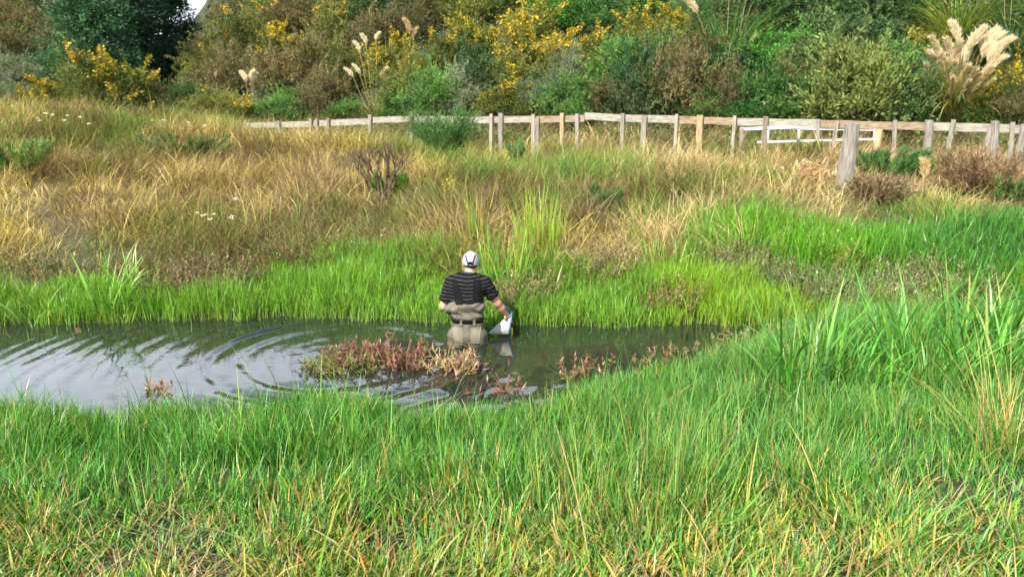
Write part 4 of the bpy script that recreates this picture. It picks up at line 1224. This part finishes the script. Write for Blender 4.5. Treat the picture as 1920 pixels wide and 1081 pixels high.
weed(onwater(1300, 668), 34, .22, .38, 811, 'dull brown weeds at the right tip of the pond', [(.26, .18, .10), (.22, .20, .08), (.36, .24, .16)], [2, 2, 1], ll=.05)
weed(onwater(1420, 640), 50, .20, .40, 812, 'greyish weeds where the pond narrows into the ditch', [(.30, .22, .15), (.24, .25, .10), (.38, .28, .2)], [2, 2, 1], ll=.05)
weed(onwater(290, 735), 10, .24, .08, 813, 'tiny red weed at the near shore on the left', [(.42, .17, .10), (.36, .28, .08)], [2, 1])
weed(onwater(180, 622), 12, .14, .2, 814, 'floating reddish weed near the far left shore', [(.42, .20, .14), (.30, .26, .10)], [2, 1], flat=.6)
weed(onwater(60, 632), 10, .10, .25, 815, 'floating pinkish weed scraps at the left edge', [(.48, .28, .22), (.30, .22, .10)], [2, 1], flat=.8)
for k, (px, py, n, h, w, lab, pal, d0) in enumerate([
    (395, 545, 130, .42, .50, 'dusky pink willow weed thicket on the far left bank', [(.26, .17, .11), (.33, .23, .15), (.20, .20, .07), (.17, .10, .07)], 7.5),
    (300, 560, 60, .30, .34, 'greenish willow weed left of the dusky pink thicket', [(.16, .24, .05), (.30, .22, .10)], 7.5),
    (1130, 520, 130, .42, .55, 'faded pinkish brown weed thicket right of the bulrushes', [(.35, .25, .17), (.42, .32, .23), (.25, .21, .09)], 8.3),
    (1000, 575, 50, .42, .22, 'brown weeds on the shore beside the net', [(.30, .22, .10), (.40, .30, .16), (.18, .26, .05)], 8.0),
    (950, 590, 36, .50, .16, 'tall brown-green weeds right behind the reaching arm', [(.28, .22, .10), (.20, .28, .06), (.38, .26, .16)], 8.0),
    (1265, 585, 60, .40, .30, 'dark rusty weeds splitting the bright shore grass', [(.26, .20, .07), (.34, .20, .10), (.14, .20, .04)], 8.0),
    (1385, 520, 130, .42, .55, 'pale grey-brown weeds below the sedge bed', [(.24, .25, .11), (.17, .23, .07), (.33, .29, .19)], 8.3),
    (1500, 560, 110, .42, .50, 'dark green weeds right of the lime green shore grass', [(.10, .18, .05), (.16, .22, .07), (.30, .24, .14)], 8.0),
    (1590, 590, 110, .40, .50, 'olive weeds in the middle of the right bank', [(.16, .24, .06), (.22, .25, .09), (.32, .27, .17)], 7.5),
    (1790, 555, 140, .40, .60, 'rounded pale seedy weed mound at the right', [(.24, .27, .10), (.33, .30, .18), (.16, .23, .06)], 8.3),
    (1710, 575, 110, .36, .5, 'pinkish beige seedy weeds left of the rounded mound', [(.36, .30, .20), (.26, .27, .12), (.18, .24, .07)], 8.0),
    (1560, 505, 60, .42, .36, 'yellow-green broad weeds below the middle of the sedge bed', [(.30, .38, .06), (.20, .34, .05), (.40, .32, .10)], 8.3),
    (560, 505, 90, .38, .55, 'olive green weeds at the meadow edge left of the man', [(.14, .20, .05), (.24, .22, .08), (.30, .20, .10)], 8.3),
    (700, 480, 60, .30, .5, 'mixed brown weeds at the meadow edge behind the man', [(.26, .20, .09), (.18, .22, .06)], 8.3),
    (90, 520, 80, .36, .6, 'dark olive weeds at the meadow edge on the far left', [(.15, .19, .06), (.26, .20, .09)], 8.0)]):
    weed(ground(px, py, d0), n, h, w, 830 + k, lab, pal, [3, 2, 1.5, 1][:len(pal)], stemc=(.17, .16, .06), per=20, ll=.05, wdt=.014, name='bank_weeds', group='weeds on the far bank')

# dead dock / fern clump left of the strainer post
weed(ground(1520, 366, 8.5), 60, .55, .34, 860, 'orange-beige dead fern clump left of the leaning strainer post', [(.58, .38, .24), (.66, .48, .32), (.44, .26, .15)], [3, 2, 1], (.4, .26, .14), ll=.13, wdt=.045, per=10, name='dead_fern', cat='fern', group='bushes in the field', lean=.25)
# yellow flowering stem
weed(ground(846, 378, 8.5), 8, .55, .06, 861, 'yellow flowering weed standing in the meadow behind the man', [(.66, .50, .03), (.40, .40, .05)], [2, 1], (.2, .26, .05), ll=.06, name='yellow_wildflower', cat='wildflower', group='wildflowers', lean=.1)
# white umbels
def umbels(px, py, n, h, spread, seed, label):
    rng = np.random.default_rng(seed)
    g = ground(px, py, 8.0)
    e = add('white_wildflower', None, None, g, label, 'wildflower', 'wildflowers')
    for k in range(n):
        p = np.array([rng.normal(0, spread), rng.normal(0, spread * .6), 0])
        p[2] = float(zt(p[0] + g[0], p[1] + g[1])) - g[2]
        q = p + np.array([rng.normal(0, .05), rng.normal(0, .05), h * rng.uniform(.8, 1.1)])
        mb = MB()
        mb.tube([p, .5 * (p + q) + rng.normal(0, .012, 3), q], [.004, .0035, .003], 4, c=(.16, .24, .05), cap=False)
        st = add('stem', mb.build('stem', M_STEMC), e)
        m_ = 40
        r_ = rng.uniform(.022, .04)
        aa = rng.uniform(0, 6.283, m_); rr = r_ * np.sqrt(rng.random(m_))
        P = q + np.stack([rr * np.cos(aa), rr * np.sin(aa), rng.normal(0, .006, m_) - rr * .2], 1)
        V, F, C = leaves(P, unit(rng, m_) * [1, 1, .3], np.tile([0, -.5, 1.0], (m_, 1)) + unit(rng, m_) * .4, rng.uniform(.014, .024, m_), rng.uniform(.012, .02, m_), np.tile([.80, .79, .72], (m_, 1)))
        add('flower_head', raw_mesh('flower_head', V, F, C, M_PLUME), st)
for a in [(365, 455, 3, .5, .10, 871, 'white flower heads in the dry meadow upper left of the pond'), (412, 470, 4, .5, .14, 872, 'white flower heads just above the dusky pink thicket'), (440, 430, 1, .45, .05, 873, 'single white flower head right of the other two groups'),
          (55, 262, 5, .5, .3, 874, 'white flower heads near the meadow crest at far left'), (165, 275, 4, .5, .2, 875, 'pale flower heads below the meadow crest at left'), (350, 275, 4, .45, .25, 876, 'white flower heads below the left end of the fence rail')]:
    umbels(*a)
# ------------------------------------------------------------------ the man in waders (local frame: x right, y away from the viewer, z up from the pond bed)
BED = -0.88
def cap_sdf(a, b, r1, r2, q=(1, 1, 1)):
    """tapered capsule, optionally squashed by q"""
    a, b, q = np.array(a, float), np.array(b, float), np.array(q, float)
    ba = (b - a) / q
    bb = max(ba @ ba, 1e-9)
    qm = q.min()
    def f(P):
        pa = (P - a) / q
        h = np.minimum(np.maximum(pa @ ba / bb, 0), 1)
        v = pa - h[..., None] * ba
        return (np.sqrt(np.einsum('...i,...i->...', v, v)) - (r1 + (r2 - r1) * h)) * qm
    f.lo = np.minimum(a, b) - max(r1, r2) * q; f.hi = np.maximum(a, b) + max(r1, r2) * q
    return f
def union(fs, k):
    def f(P):
        d = fs[0](P)
        for g in fs[1:]:
            e = g(P)
            h = np.clip(.5 + .5 * (e - d) / k, 0, 1)
            d = e + (d - e) * h - k * h * (1 - h)
        return d
    f.lo = np.min([g.lo for g in fs], axis=0) - k; f.hi = np.max([g.hi for g in fs], axis=0) + k
    return f
def surf(f, step, lo=None, hi=None):
    """surface nets over a distance field"""
    lo = np.array(f.lo if lo is None else lo, float) - step * 2; hi = np.array(f.hi if hi is None else hi, float) + step * 2
    ax = [np.arange(lo[k], hi[k] + step, step) for k in range(3)]
    G = np.stack(np.meshgrid(*ax, indexing='ij'), -1)
    B = 6                                   # evaluate only the blocks the surface can pass through
    half = B * step * .5 * 1.74 + .022
    nb_ = [-(-k // B) for k in G.shape[:3]]
    ctr = lo + (np.stack(np.meshgrid(*[np.arange(k) for k in nb_], indexing='ij'), -1) * B + (B - 1) / 2) * step
    dc = f(ctr)
    D = np.repeat(np.repeat(np.repeat(dc, B, 0), B, 1), B, 2)[:G.shape[0], :G.shape[1], :G.shape[2]].copy()
    on = np.repeat(np.repeat(np.repeat(np.abs(dc) < half, B, 0), B, 1), B, 2)[:G.shape[0], :G.shape[1], :G.shape[2]]
    pts_ = G[on]
    D[on] = np.concatenate([f(pts_[q:q + 20000]) for q in range(0, len(pts_), 20000)])
    s = D < 0
    n = np.array(D.shape) - 1
    acc = np.zeros((*n, 3)); cnt = np.zeros(n)
    for axis_ in range(3):
        o = [a for a in range(3) if a != axis_]
        for i in (0, 1):
            for j in (0, 1):
                sl0 = [None] * 3
                sl0[axis_] = slice(0, n[axis_]); sl0[o[0]] = slice(i, i + n[o[0]]); sl0[o[1]] = slice(j, j + n[o[1]])
                sl1 = list(sl0); sl1[axis_] = slice(1, n[axis_] + 1)
                sl0, sl1 = tuple(sl0), tuple(sl1)
                d0, d1 = D[sl0], D[sl1]
                cr = s[sl0] != s[sl1]
                t = np.where(cr, d0 / np.where(cr, d0 - d1, 1), 0)
                off = np.zeros((*n, 3))
                off[..., axis_] = t; off[..., o[0]] = i; off[..., o[1]] = j
                acc += off * cr[..., None]; cnt += cr
    act = cnt > 0
    vid = np.full(n, -1); vid[act] = np.arange(act.sum())
    cell = np.stack(np.meshgrid(*[np.arange(k) for k in n], indexing='ij'), -1)
    V = lo + (cell[act] + acc[act] / cnt[act][:, None]) * step
    Q = []
    for axis_ in range(3):
        b_, c_ = (axis_ + 1) % 3, (axis_ + 2) % 3
        sl0 = [slice(1, n[k]) for k in range(3)]; sl0[axis_] = slice(0, n[axis_])
        sl1 = list(sl0); sl1[axis_] = slice(1, n[axis_] + 1)
        a0, a1 = s[tuple(sl0)], s[tuple(sl1)]
        I = np.argwhere(a0 != a1) + np.array([0 if k == axis_ else 1 for k in range(3)])
        fl = a0[a0 != a1]
        eb = np.eye(3, dtype=int)[b_]; ec = np.eye(3, dtype=int)[c_]
        g = lambda J: vid[tuple(J.T)]
        q = np.stack([g(I - eb - ec), g(I - ec), g(I), g(I - eb)], 1)
        q[~fl] = q[~fl][:, ::-1]
        Q.append(q)
    return V, np.vstack(Q)
def clip(f, *planes):
    """keep the side of each plane (point, normal) the normal points away from"""
    def h(P):
        d = f(P)
        for p, nrm in planes:
            nn_ = np.array(nrm, float) / np.linalg.norm(nrm)
            d = np.maximum(d, (P - np.array(p)) @ nn_)
        return d
    h.lo, h.hi = f.lo, f.hi
    return h
def grow(f, r, amp=0.0, fr=18.0):
    def h(P):
        d = f(P) - r
        if amp:
            d = d + amp * np.sin(P[..., 0] * fr + 3 * np.sin(P[..., 2] * fr * .6)) * np.sin(P[..., 2] * fr * 1.3 + 2 * np.sin(P[..., 0] * fr * .5) + P[..., 1] * 9)
        return d
    h.lo, h.hi = f.lo - r - amp, f.hi + r + amp
    return h
def from_behind(f, x, z, y0=-.45):
    """first hit of the field when looking along +y"""
    P = np.stack([x, np.full_like(x, y0), z], -1)
    for _ in range(90):
        P[..., 1] += np.maximum(f(P), -.01) * .8
    return P

HEAD = (.035, .165, .815)
skull = union([cap_sdf((HEAD[0], HEAD[1] - .012, HEAD[2] + .018), (HEAD[0], HEAD[1] + .018, HEAD[2] + .018), .080, .076, (.93, 1.05, 1.08)),
               cap_sdf((HEAD[0], HEAD[1] + .045, HEAD[2] - .062), (HEAD[0], HEAD[1] + .03, HEAD[2] - .03), .042, .055)], .04)
face = union([skull,
              cap_sdf((HEAD[0], HEAD[1] + .098, HEAD[2] + .015), (HEAD[0], HEAD[1] + .115, HEAD[2] - .018), .010, .015),
              cap_sdf((HEAD[0] - .078, HEAD[1] + .005, HEAD[2] + .015), (HEAD[0] - .076, HEAD[1] - .002, HEAD[2] - .02), .019, .012, (.45, 1, 1)),
              cap_sdf((HEAD[0] + .078, HEAD[1] + .005, HEAD[2] + .015), (HEAD[0] + .076, HEAD[1] - .002, HEAD[2] - .02), .019, .012, (.45, 1, 1)),
              cap_sdf((HEAD[0] - .018, HEAD[1] + .092, HEAD[2] - .050), (HEAD[0] + .018, HEAD[1] + .092, HEAD[2] - .050), .008, .008)], .012)
neck = cap_sdf((.008, .095, .66), (.03, .145, .76), .062, .056)
torso = union([cap_sdf((-.085, .075, .575), (.085, .075, .575), .105, .105, (1, .86, 1)),
               cap_sdf((-.05, .045, .40), (.05, .045, .40), .115, .115, (1, .82, 1)),
               cap_sdf((-.045, .01, .22), (.045, .01, .22), .108, .108, (1, .82, 1)),
               cap_sdf((-.065, -.01, .08), (.065, -.01, .08), .115, .115, (1, .90, 1)),
               cap_sdf((-.155, .085, .635), (-.05, .09, .665), .052, .060),
               cap_sdf((.165, .085, .635), (.05, .09, .665), .052, .060)], .06)
SL, EL, WL = (-.178, .085, .622), (-.262, .065, .385), (-.215, .27, .330)
SR, ER, WR = (.190, .085, .622), (.318, .135, .400), (.402, .205, .272)
armL = union([cap_sdf(SL, EL, .058, .043), cap_sdf(EL, WL, .043, .030)], .02)
armR = union([cap_sdf(SR, ER, .058, .044), cap_sdf(ER, tuple(.5 * (np.array(ER) + np.array(WR))), .045, .043), cap_sdf(tuple(.5 * (np.array(ER) + np.array(WR))), WR, .043, .029)], .02)
def hand(w, fwd, side, thumb, curl, ln=1.0):
    """palm from the wrist along fwd, knuckles spread along side, fingers bending towards curl, thumb from the side of the palm"""
    w, fwd, side, curl, thumb = [np.array(v, float) for v in (w, fwd, side, curl, thumb)]
    fwd /= np.linalg.norm(fwd); side /= np.linalg.norm(side); curl /= np.linalg.norm(curl)
    fs = [cap_sdf(w + fwd * .015 - side * .018, w + fwd * .075 - side * .022, .019, .015), cap_sdf(w + fwd * .015 + side * .012, w + fwd * .075 + side * .022, .019, .015), cap_sdf(w, w + fwd * .04, .026, .024)]
    for k, L in enumerate((.040, .046, .043, .034)):
        b0 = w + fwd * .078 + side * (-.030 + .020 * k)
        b1 = b0 + (fwd * .75 + curl * .6) * L
        b2 = b1 + (fwd * .05 + curl * .95) * L * .75
        b3 = b2 + (-fwd * .5 + curl * .6) * L * .55
        fs += [cap_sdf(b0, b1, .0098, .0092), cap_sdf(b1, b2, .0092, .0086), cap_sdf(b2, b3, .0086, .0076)]
    t0 = w + fwd * .022 + thumb * .022
    t1 = t0 + thumb * .028 + fwd * .026
    t2 = t1 + fwd * .022 + curl * .022
    return fs + [cap_sdf(t0, t1, .013, .0105), cap_sdf(t1, t2, .0105, .009)]
fwR = np.array([.35, .25, -.85]); sdR = np.cross(fwR, [0, -1, .1]); 
handR = union(hand(WR, fwR, sdR, np.array([-.35, -.85, -.1]), np.array([.25, .6, -.45])), .006)
handL = union(hand(WL, (.45, .85, -.15), (.1, .1, -1), (.2, .1, .95), (.9, .2, -.3)), .006)
legs = []
for sx in (-1, 1):
    legs += [cap_sdf((sx * .105, -.005, .06), (sx * .125, .045, -.40), .105, .075), cap_sdf((sx * .125, .045, -.40), (sx * .13, -.02, -.80), .072, .05), cap_sdf((sx * .13, -.03, -.83), (sx * .15, .14, -.845), .042, .034)]
body = union([union([face, neck, torso, armL, armR] + legs, .022), handR, handL], .008)

M_SKIN, n, l, b = new_mat('skin')
b.inputs['Base Color'].default_value = (.50, .26, .17, 1); b.inputs['Roughness'].default_value = .5
b.inputs['Subsurface Weight'].default_value = .15; b.inputs['Subsurface Radius'].default_value = (.01, .004, .002)
t_ = n.new('ShaderNodeTexNoise'); t_.inputs['Scale'].default_value = 26; t_.inputs['Detail'].default_value = 4
r_ = n.new('ShaderNodeValToRGB'); r_.color_ramp.elements[0].color = (.40, .19, .12, 1); r_.color_ramp.elements[1].color = (.58, .32, .21, 1)
r_.color_ramp.elements[0].position = .35; r_.color_ramp.elements[1].position = .65
l.new(t_.outputs['Fac'], r_.inputs['Fac']); l.new(r_.outputs['Color'], b.inputs['Base Color'])
M_WADER = flat_mat('wader_fabric', (.135, .122, .088), .75, .40, 9, .9, .3)
M_WADER2 = flat_mat('wader_seat_panel', (.172, .152, .108), .75, .2, 11, .3, .3)
M_BLACK = flat_mat('black_webbing', (.007, .007, .008), .85, .3, 40, .2, .15)
M_BLACK2 = flat_mat('black_mesh_panel', (.009, .009, .010), .9, .3, 60, .3, .12)
M_CAP = flat_mat('cap_fabric', (.37, .365, .38), .85, .16, 40, .2)
M_HAIR = flat_mat('short_hair', (.045, .035, .03), .7, .5, 90, .5)
M_SHIRT, n, l, b = new_mat('striped_shirt')
tc_ = n.new('ShaderNodeTexCoord'); sx_ = n.new('ShaderNodeSeparateXYZ'); l.new(tc_.outputs['Object'], sx_.inputs[0])
ns_ = n.new('ShaderNodeTexNoise'); ns_.inputs['Scale'].default_value = 6; l.new(tc_.outputs['Object'], ns_.inputs['Vector'])
ab_ = n.new('ShaderNodeMath'); ab_.operation = 'ABSOLUTE'; l.new(sx_.outputs['X'], ab_.inputs[0])
m1 = n.new('ShaderNodeMath'); m1.operation = 'MULTIPLY_ADD'; m1.inputs[1].default_value = .030; l.new(ns_.outputs['Fac'], m1.inputs[0]); l.new(sx_.outputs['Z'], m1.inputs[2])
m0 = n.new('ShaderNodeMath'); m0.operation = 'MULTIPLY_ADD'; m0.inputs[1].default_value = -.12; l.new(ab_.outputs[0], m0.inputs[0]); l.new(m1.outputs[0], m0.inputs[2])
m2 = n.new('ShaderNodeMath'); m2.operation = 'MULTIPLY'; m2.inputs[1].default_value = 2 * math.pi / .036; l.new(m0.outputs[0], m2.inputs[0])
m3 = n.new('ShaderNodeMath'); m3.operation = 'SINE'; l.new(m2.outputs[0], m3.inputs[0])
r_ = n.new('ShaderNodeValToRGB'); r_.color_ramp.elements[0].position = .46; r_.color_ramp.elements[1].position = .66
r_.color_ramp.elements[0].color = (.006, .006, .007, 1); r_.color_ramp.elements[1].color = (.032, .031, .034, 1)
mr_ = n.new('ShaderNodeMapRange'); mr_.inputs['From Min'].default_value = -1; l.new(m3.outputs[0], mr_.inputs['Value'])
l.new(mr_.outputs['Result'], r_.inputs['Fac']); l.new(r_.outputs['Color'], b.inputs['Base Color'])
b.inputs['Roughness'].default_value = .95; b.inputs['Specular IOR Level'].default_value = .08
n2_ = n.new('ShaderNodeTexNoise'); n2_.inputs['Scale'].default_value = 11; n2_.inputs['Detail'].default_value = 3; n2_.inputs['Distortion'].default_value = 1.2; l.new(tc_.outputs['Object'], n2_.inputs['Vector'])
bp_ = n.new('ShaderNodeBump'); bp_.inputs['Strength'].default_value = .6; bp_.inputs['Distance'].default_value = .03
l.new(n2_.outputs['Fac'], bp_.inputs['Height']); l.new(bp_.outputs['Normal'], b.inputs['Normal'])

person = add('person', None, None, (MX, MY, BED), 'man seen from behind wading waist-deep in grey cap, striped shirt and olive waders', 'person')
person.scale.x = .95
def pp(name, V, F, mat, parent=None, smooth=True):
    V = np.array(V, float); V[:, 2] -= BED
    return add(name, raw_mesh(name, V, np.array(F), None, mat, smooth), parent or person)
V, F = surf(body, .0085)
pp('body', V, F, M_SKIN)
# shirt: chest, back and short sleeves
shirt_t = grow(torso, .014, .004, 22)
def sleeve(S, E, t=.72):
    S, E = np.array(S), np.array(E)
    d = E - S
    return clip(cap_sdf(tuple(S), tuple(S + d * .9), .073, .068), (S + d * t, d))
shirt = union([clip(shirt_t, ((0, 0, .36), (0, 0, -1)), ((.008, .095, .735), (.12, .30, 1))), grow(sleeve(SL, EL, .80), 0, .004, 30), grow(sleeve(SR, ER, .70), 0, .004, 30)], .03)
V, F = surf(shirt, .009)
pp('shirt', V, F, M_SHIRT)
# waders: seat, legs, boots and the slack bib folded over the belt
wl_ = []
for sx in (-1, 1):
    wl_ += [cap_sdf((sx * .095, -.005, .07), (sx * .125, .045, -.40), .120, .092), cap_sdf((sx * .125, .045, -.40), (sx * .13, -.02, -.78), .092, .070), cap_sdf((sx * .13, -.04, -.825), (sx * .152, .16, -.84), .055, .045, (1, 1, .9))]
seat = union([cap_sdf((-.070, -.012, .10), (.070, -.012, .10), .115, .115, (1, .98, 1)), cap_sdf((-.05, .01, .25), (.05, .01, .25), .112, .112, (1, .88, 1))] + wl_, .045)
bib = union([cap_sdf((-.075, .030, .385), (.070, .030, .395), .135, .128, (1, .86, .62)), cap_sdf((-.17, .0, .375), (-.10, .02, .36), .070, .085, (1, 1, .85)), cap_sdf((-.05, .02, .30), (.05, .02, .30), .120, .120, (1, .84, .5))], .035)
bib = clip(bib, ((0, 0, .452), (.10, 0, 1)))
waders_f = union([grow(seat, 0, .008, 21), grow(bib, 0, .010, 34)], .018)
V, F = surf(waders_f, .0095)
waders = pp('waders', V, F, M_WADER)
# seat panel, straps and cap details are laid over what they touch
def patch(f, xz, off, th, name, mat, parent, nu=10, nv=14):
    """xz(u, v) gives a point of the patch as seen from behind; it is laid on f with thickness th"""
    u, v = np.meshgrid(np.linspace(0, 1, nu), np.linspace(0, 1, nv), indexing='ij')
    x, z = xz(u, v)
    P = from_behind(f, x, z)
    A = P - [0, off + th, 0]; B = P - [0, off - .004, 0]
    V = np.vstack([A.reshape(-1, 3), B.reshape(-1, 3)])
    i = np.arange(nu * nv).reshape(nu, nv); N_ = nu * nv
    q = np.stack([i[:-1, :-1], i[:-1, 1:], i[1:, 1:], i[1:, :-1]], -1).reshape(-1, 4)
    Fs = [q[:, ::-1], q + N_]
    rim = np.concatenate([i[:, 0], i[-1, 1:], i[-2::-1, -1], i[0, -2:0:-1]])
    rn = np.roll(rim, -1)
    Fs.append(np.stack([rim, rn, rn + N_, rim + N_], 1))
    return pp(name, V, np.vstack(Fs), mat, parent)
lerp = lambda a, b, t: a + (b - a) * t
patch(waders_f, lambda u, v: (lerp(-.165, -.045, u) + .03 * v * (1 - u), lerp(.215, .03, v)), .001, .004, 'seat_panel', M_WADER2, waders)
patch(waders_f, lambda u, v: (lerp(.03, .15, u) - .02 * v * u, lerp(.215, .05, v)), .001, .004, 'seat_panel', M_WADER2, waders)
patch(shirt, lambda u, v: (lerp(-.160, -.112, u) + .070 * v * lerp(.55, 1.25, u), lerp(.675, .435, v)), .002, .006, 'shoulder_strap', M_BLACK, person)
patch(shirt, lambda u, v: (lerp(.070, .150, u) + .02 * v * (u - .3), lerp(.675, .435, v)), .002, .006, 'shoulder_strap', M_BLACK2, person)
patch(shirt, lambda u, v: (lerp(-.055, .15, u), lerp(.470, .440, v)), .007, .004, 'back_band', M_BLACK2, person, 16, 5)
# belt around the waist
th = np.linspace(0, 2 * np.pi, 49)[:-1]
def ring(zv, off):
    c = np.array([0, .01, zv]); lo_ = np.zeros(48); hi_ = np.full(48, .4)
    d = np.stack([np.cos(th), np.sin(th), np.zeros(48)], 1)
    for _ in range(26):
        mid = .5 * (lo_ + hi_)
        ins = waders_f(c + d * mid[:, None]) < 0
        lo_ = np.where(ins, mid, lo_); hi_ = np.where(ins, hi_, mid)
    return c + d * (lo_ + off)[:, None]
BZ = .262
rows = [ring(BZ - .021, -.004), ring(BZ - .021, .007), ring(BZ + .021, .007), ring(BZ + .021, -.004)]
V = np.vstack(rows); i = np.arange(48); j = (i + 1) % 48
F = np.vstack([np.stack([r * 48 + i, r * 48 + j, (r + 1) * 48 + j, (r + 1) * 48 + i], 1) for r in range(3)])
belt = pp('belt', V, F, M_BLACK)
for x0 in (-.065, .075):
    patch(lambda P: waders_f(P) - .008, lambda u, v, x0=x0: (lerp(x0 - .014, x0 + .014, u), lerp(BZ + .036, BZ - .034, v)), .0, .005, 'belt_loop', M_WADER2, belt, 4, 6)
# hair below the cap, cap with dark seams and an adjuster opening
hair = clip(grow(skull, .006), ((HEAD[0], HEAD[1] + .03, HEAD[2]), (0, 1, .25)), ((0, 0, HEAD[2] - .075), (0, .25, -1)), ((0, 0, HEAD[2] + .05), (0, 0, 1)))
V, F = surf(hair, .007)
pp('hair', V, F, M_HAIR)
crown_f = clip(grow(skull, .016), ((HEAD[0], HEAD[1] - .09, HEAD[2] - .012), (0, -.16, -1)))
brim_f = clip(cap_sdf((HEAD[0] - .02, HEAD[1] + .10, HEAD[2] + .022), (HEAD[0] + .02, HEAD[1] + .11, HEAD[2] + .012), .085, .085, (.9, 1, .12)), ((0, HEAD[1] + .05, 0), (0, -1, 0)))
cap_f = union([crown_f, brim_f], .006)
V, F = surf(cap_f, .006)
capo = pp('cap', V, F, M_CAP)
hx, hz = HEAD[0], HEAD[2]
for s in (-1, 1):
    patch(crown_f, lambda u, v, s=s: (hx + s * lerp(.052, .028, v) + lerp(-.0065, .0065, u), lerp(hz + .092, hz + .022, v)), .0005, .002, 'seam', M_BLACK, capo, 3, 10)
patch(crown_f, lambda u, v: (hx + lerp(-.034, .034, u) * (1 - .25 * v), hz + .022 + .012 * np.cos((u - .5) * 3) - lerp(.0, .026, v)), .0005, .003, 'adjuster_opening', M_BLACK, capo, 8, 5)
for s in (-1, 1):
    V, F = surf(cap_sdf((hx + s * .031, HEAD[1] + .080, hz + .006), (hx + s * .031, HEAD[1] + .0801, hz + .006), .011, .011), .004)
    pp('eye', V, F, M_CAP)

# ------------------------------------------------------------------ the net he holds in his right hand
net = add('dip_net', None, None, (MX, MY, 0.0), 'cream cloth dip net with blue rim held over the water in his right hand', 'net')
net.scale.x = .95
M_NET = flat_mat('net_cloth', (.58, .55, .46), .8, .2, 7, .4)
M_BLUE = flat_mat('blue_rim', (.03, .16, .36), .4)
M_YEL = flat_mat('yellow_grip', (.72, .46, .03), .45)
ns_, nt_ = 15, 28
V = []
RC = np.array([.452, .27, .135])
for i in range(ns_):
    s = i / (ns_ - 1)
    c = RC + (np.array([.215, .24, .045]) - RC) * s
    k = (1 - s) ** .85
    for j in range(nt_):
        a = 2 * math.pi * j / nt_
        wr = 1 + .07 * math.sin(5 * a + 6 * s) * (1 - k)
        V.append(c + np.array([.018 * math.sin(a) * (1 - s), .085 * k * wr * math.cos(a) + .004 * math.sin(9 * a), .118 * k * wr * math.sin(a) + .02 * s * math.sin(3 * a) * (1 - s)]))
F = [(i * nt_ + j, i * nt_ + (j + 1) % nt_, (i + 1) * nt_ + (j + 1) % nt_, (i + 1) * nt_ + j) for i in range(ns_ - 1) for j in range(nt_)]
bag = add('bag', raw_mesh('bag', np.array(V), np.array(F), None, M_NET, True), net)
mb = MB()
mb.tube([RC + np.array([.004 + .02 * math.sin(a), .09 * math.cos(a), .124 * math.sin(a)]) for a in np.linspace(0, 2 * math.pi, 33)], .009, 8, cap=False)
add('rim', mb.build('rim', M_BLUE, True), net)
mb = MB(); mb.tube([RC + [.020, -.02, -.03], RC + [.024, -.03, -.08], RC + [.018, -.03, -.135]], [.012, .013, .011], 8)
add('float', mb.build('float', M_YEL, True), net)
mb = MB(); mb.tube([RC + [.0, .0, .122], RC + [-.01, .0, .150], RC + [-.03, .06, .175]], [.010, .011, .010], 8)
add('handle', mb.build('handle', M_BLUE, True), net)

for o in scene.objects:                     # plants named after grasses and weeds are single things unless said otherwise
    if o.parent is None and 'category' in o and 'kind' not in o:
        o['kind'] = 'thing'
    if o.parent and o.name.split('.')[0] in ('leaves', 'foliage', 'blossom', 'stems', 'crown'):
        o['kind'] = 'stuff'             # leaves and stems too small to pick apart
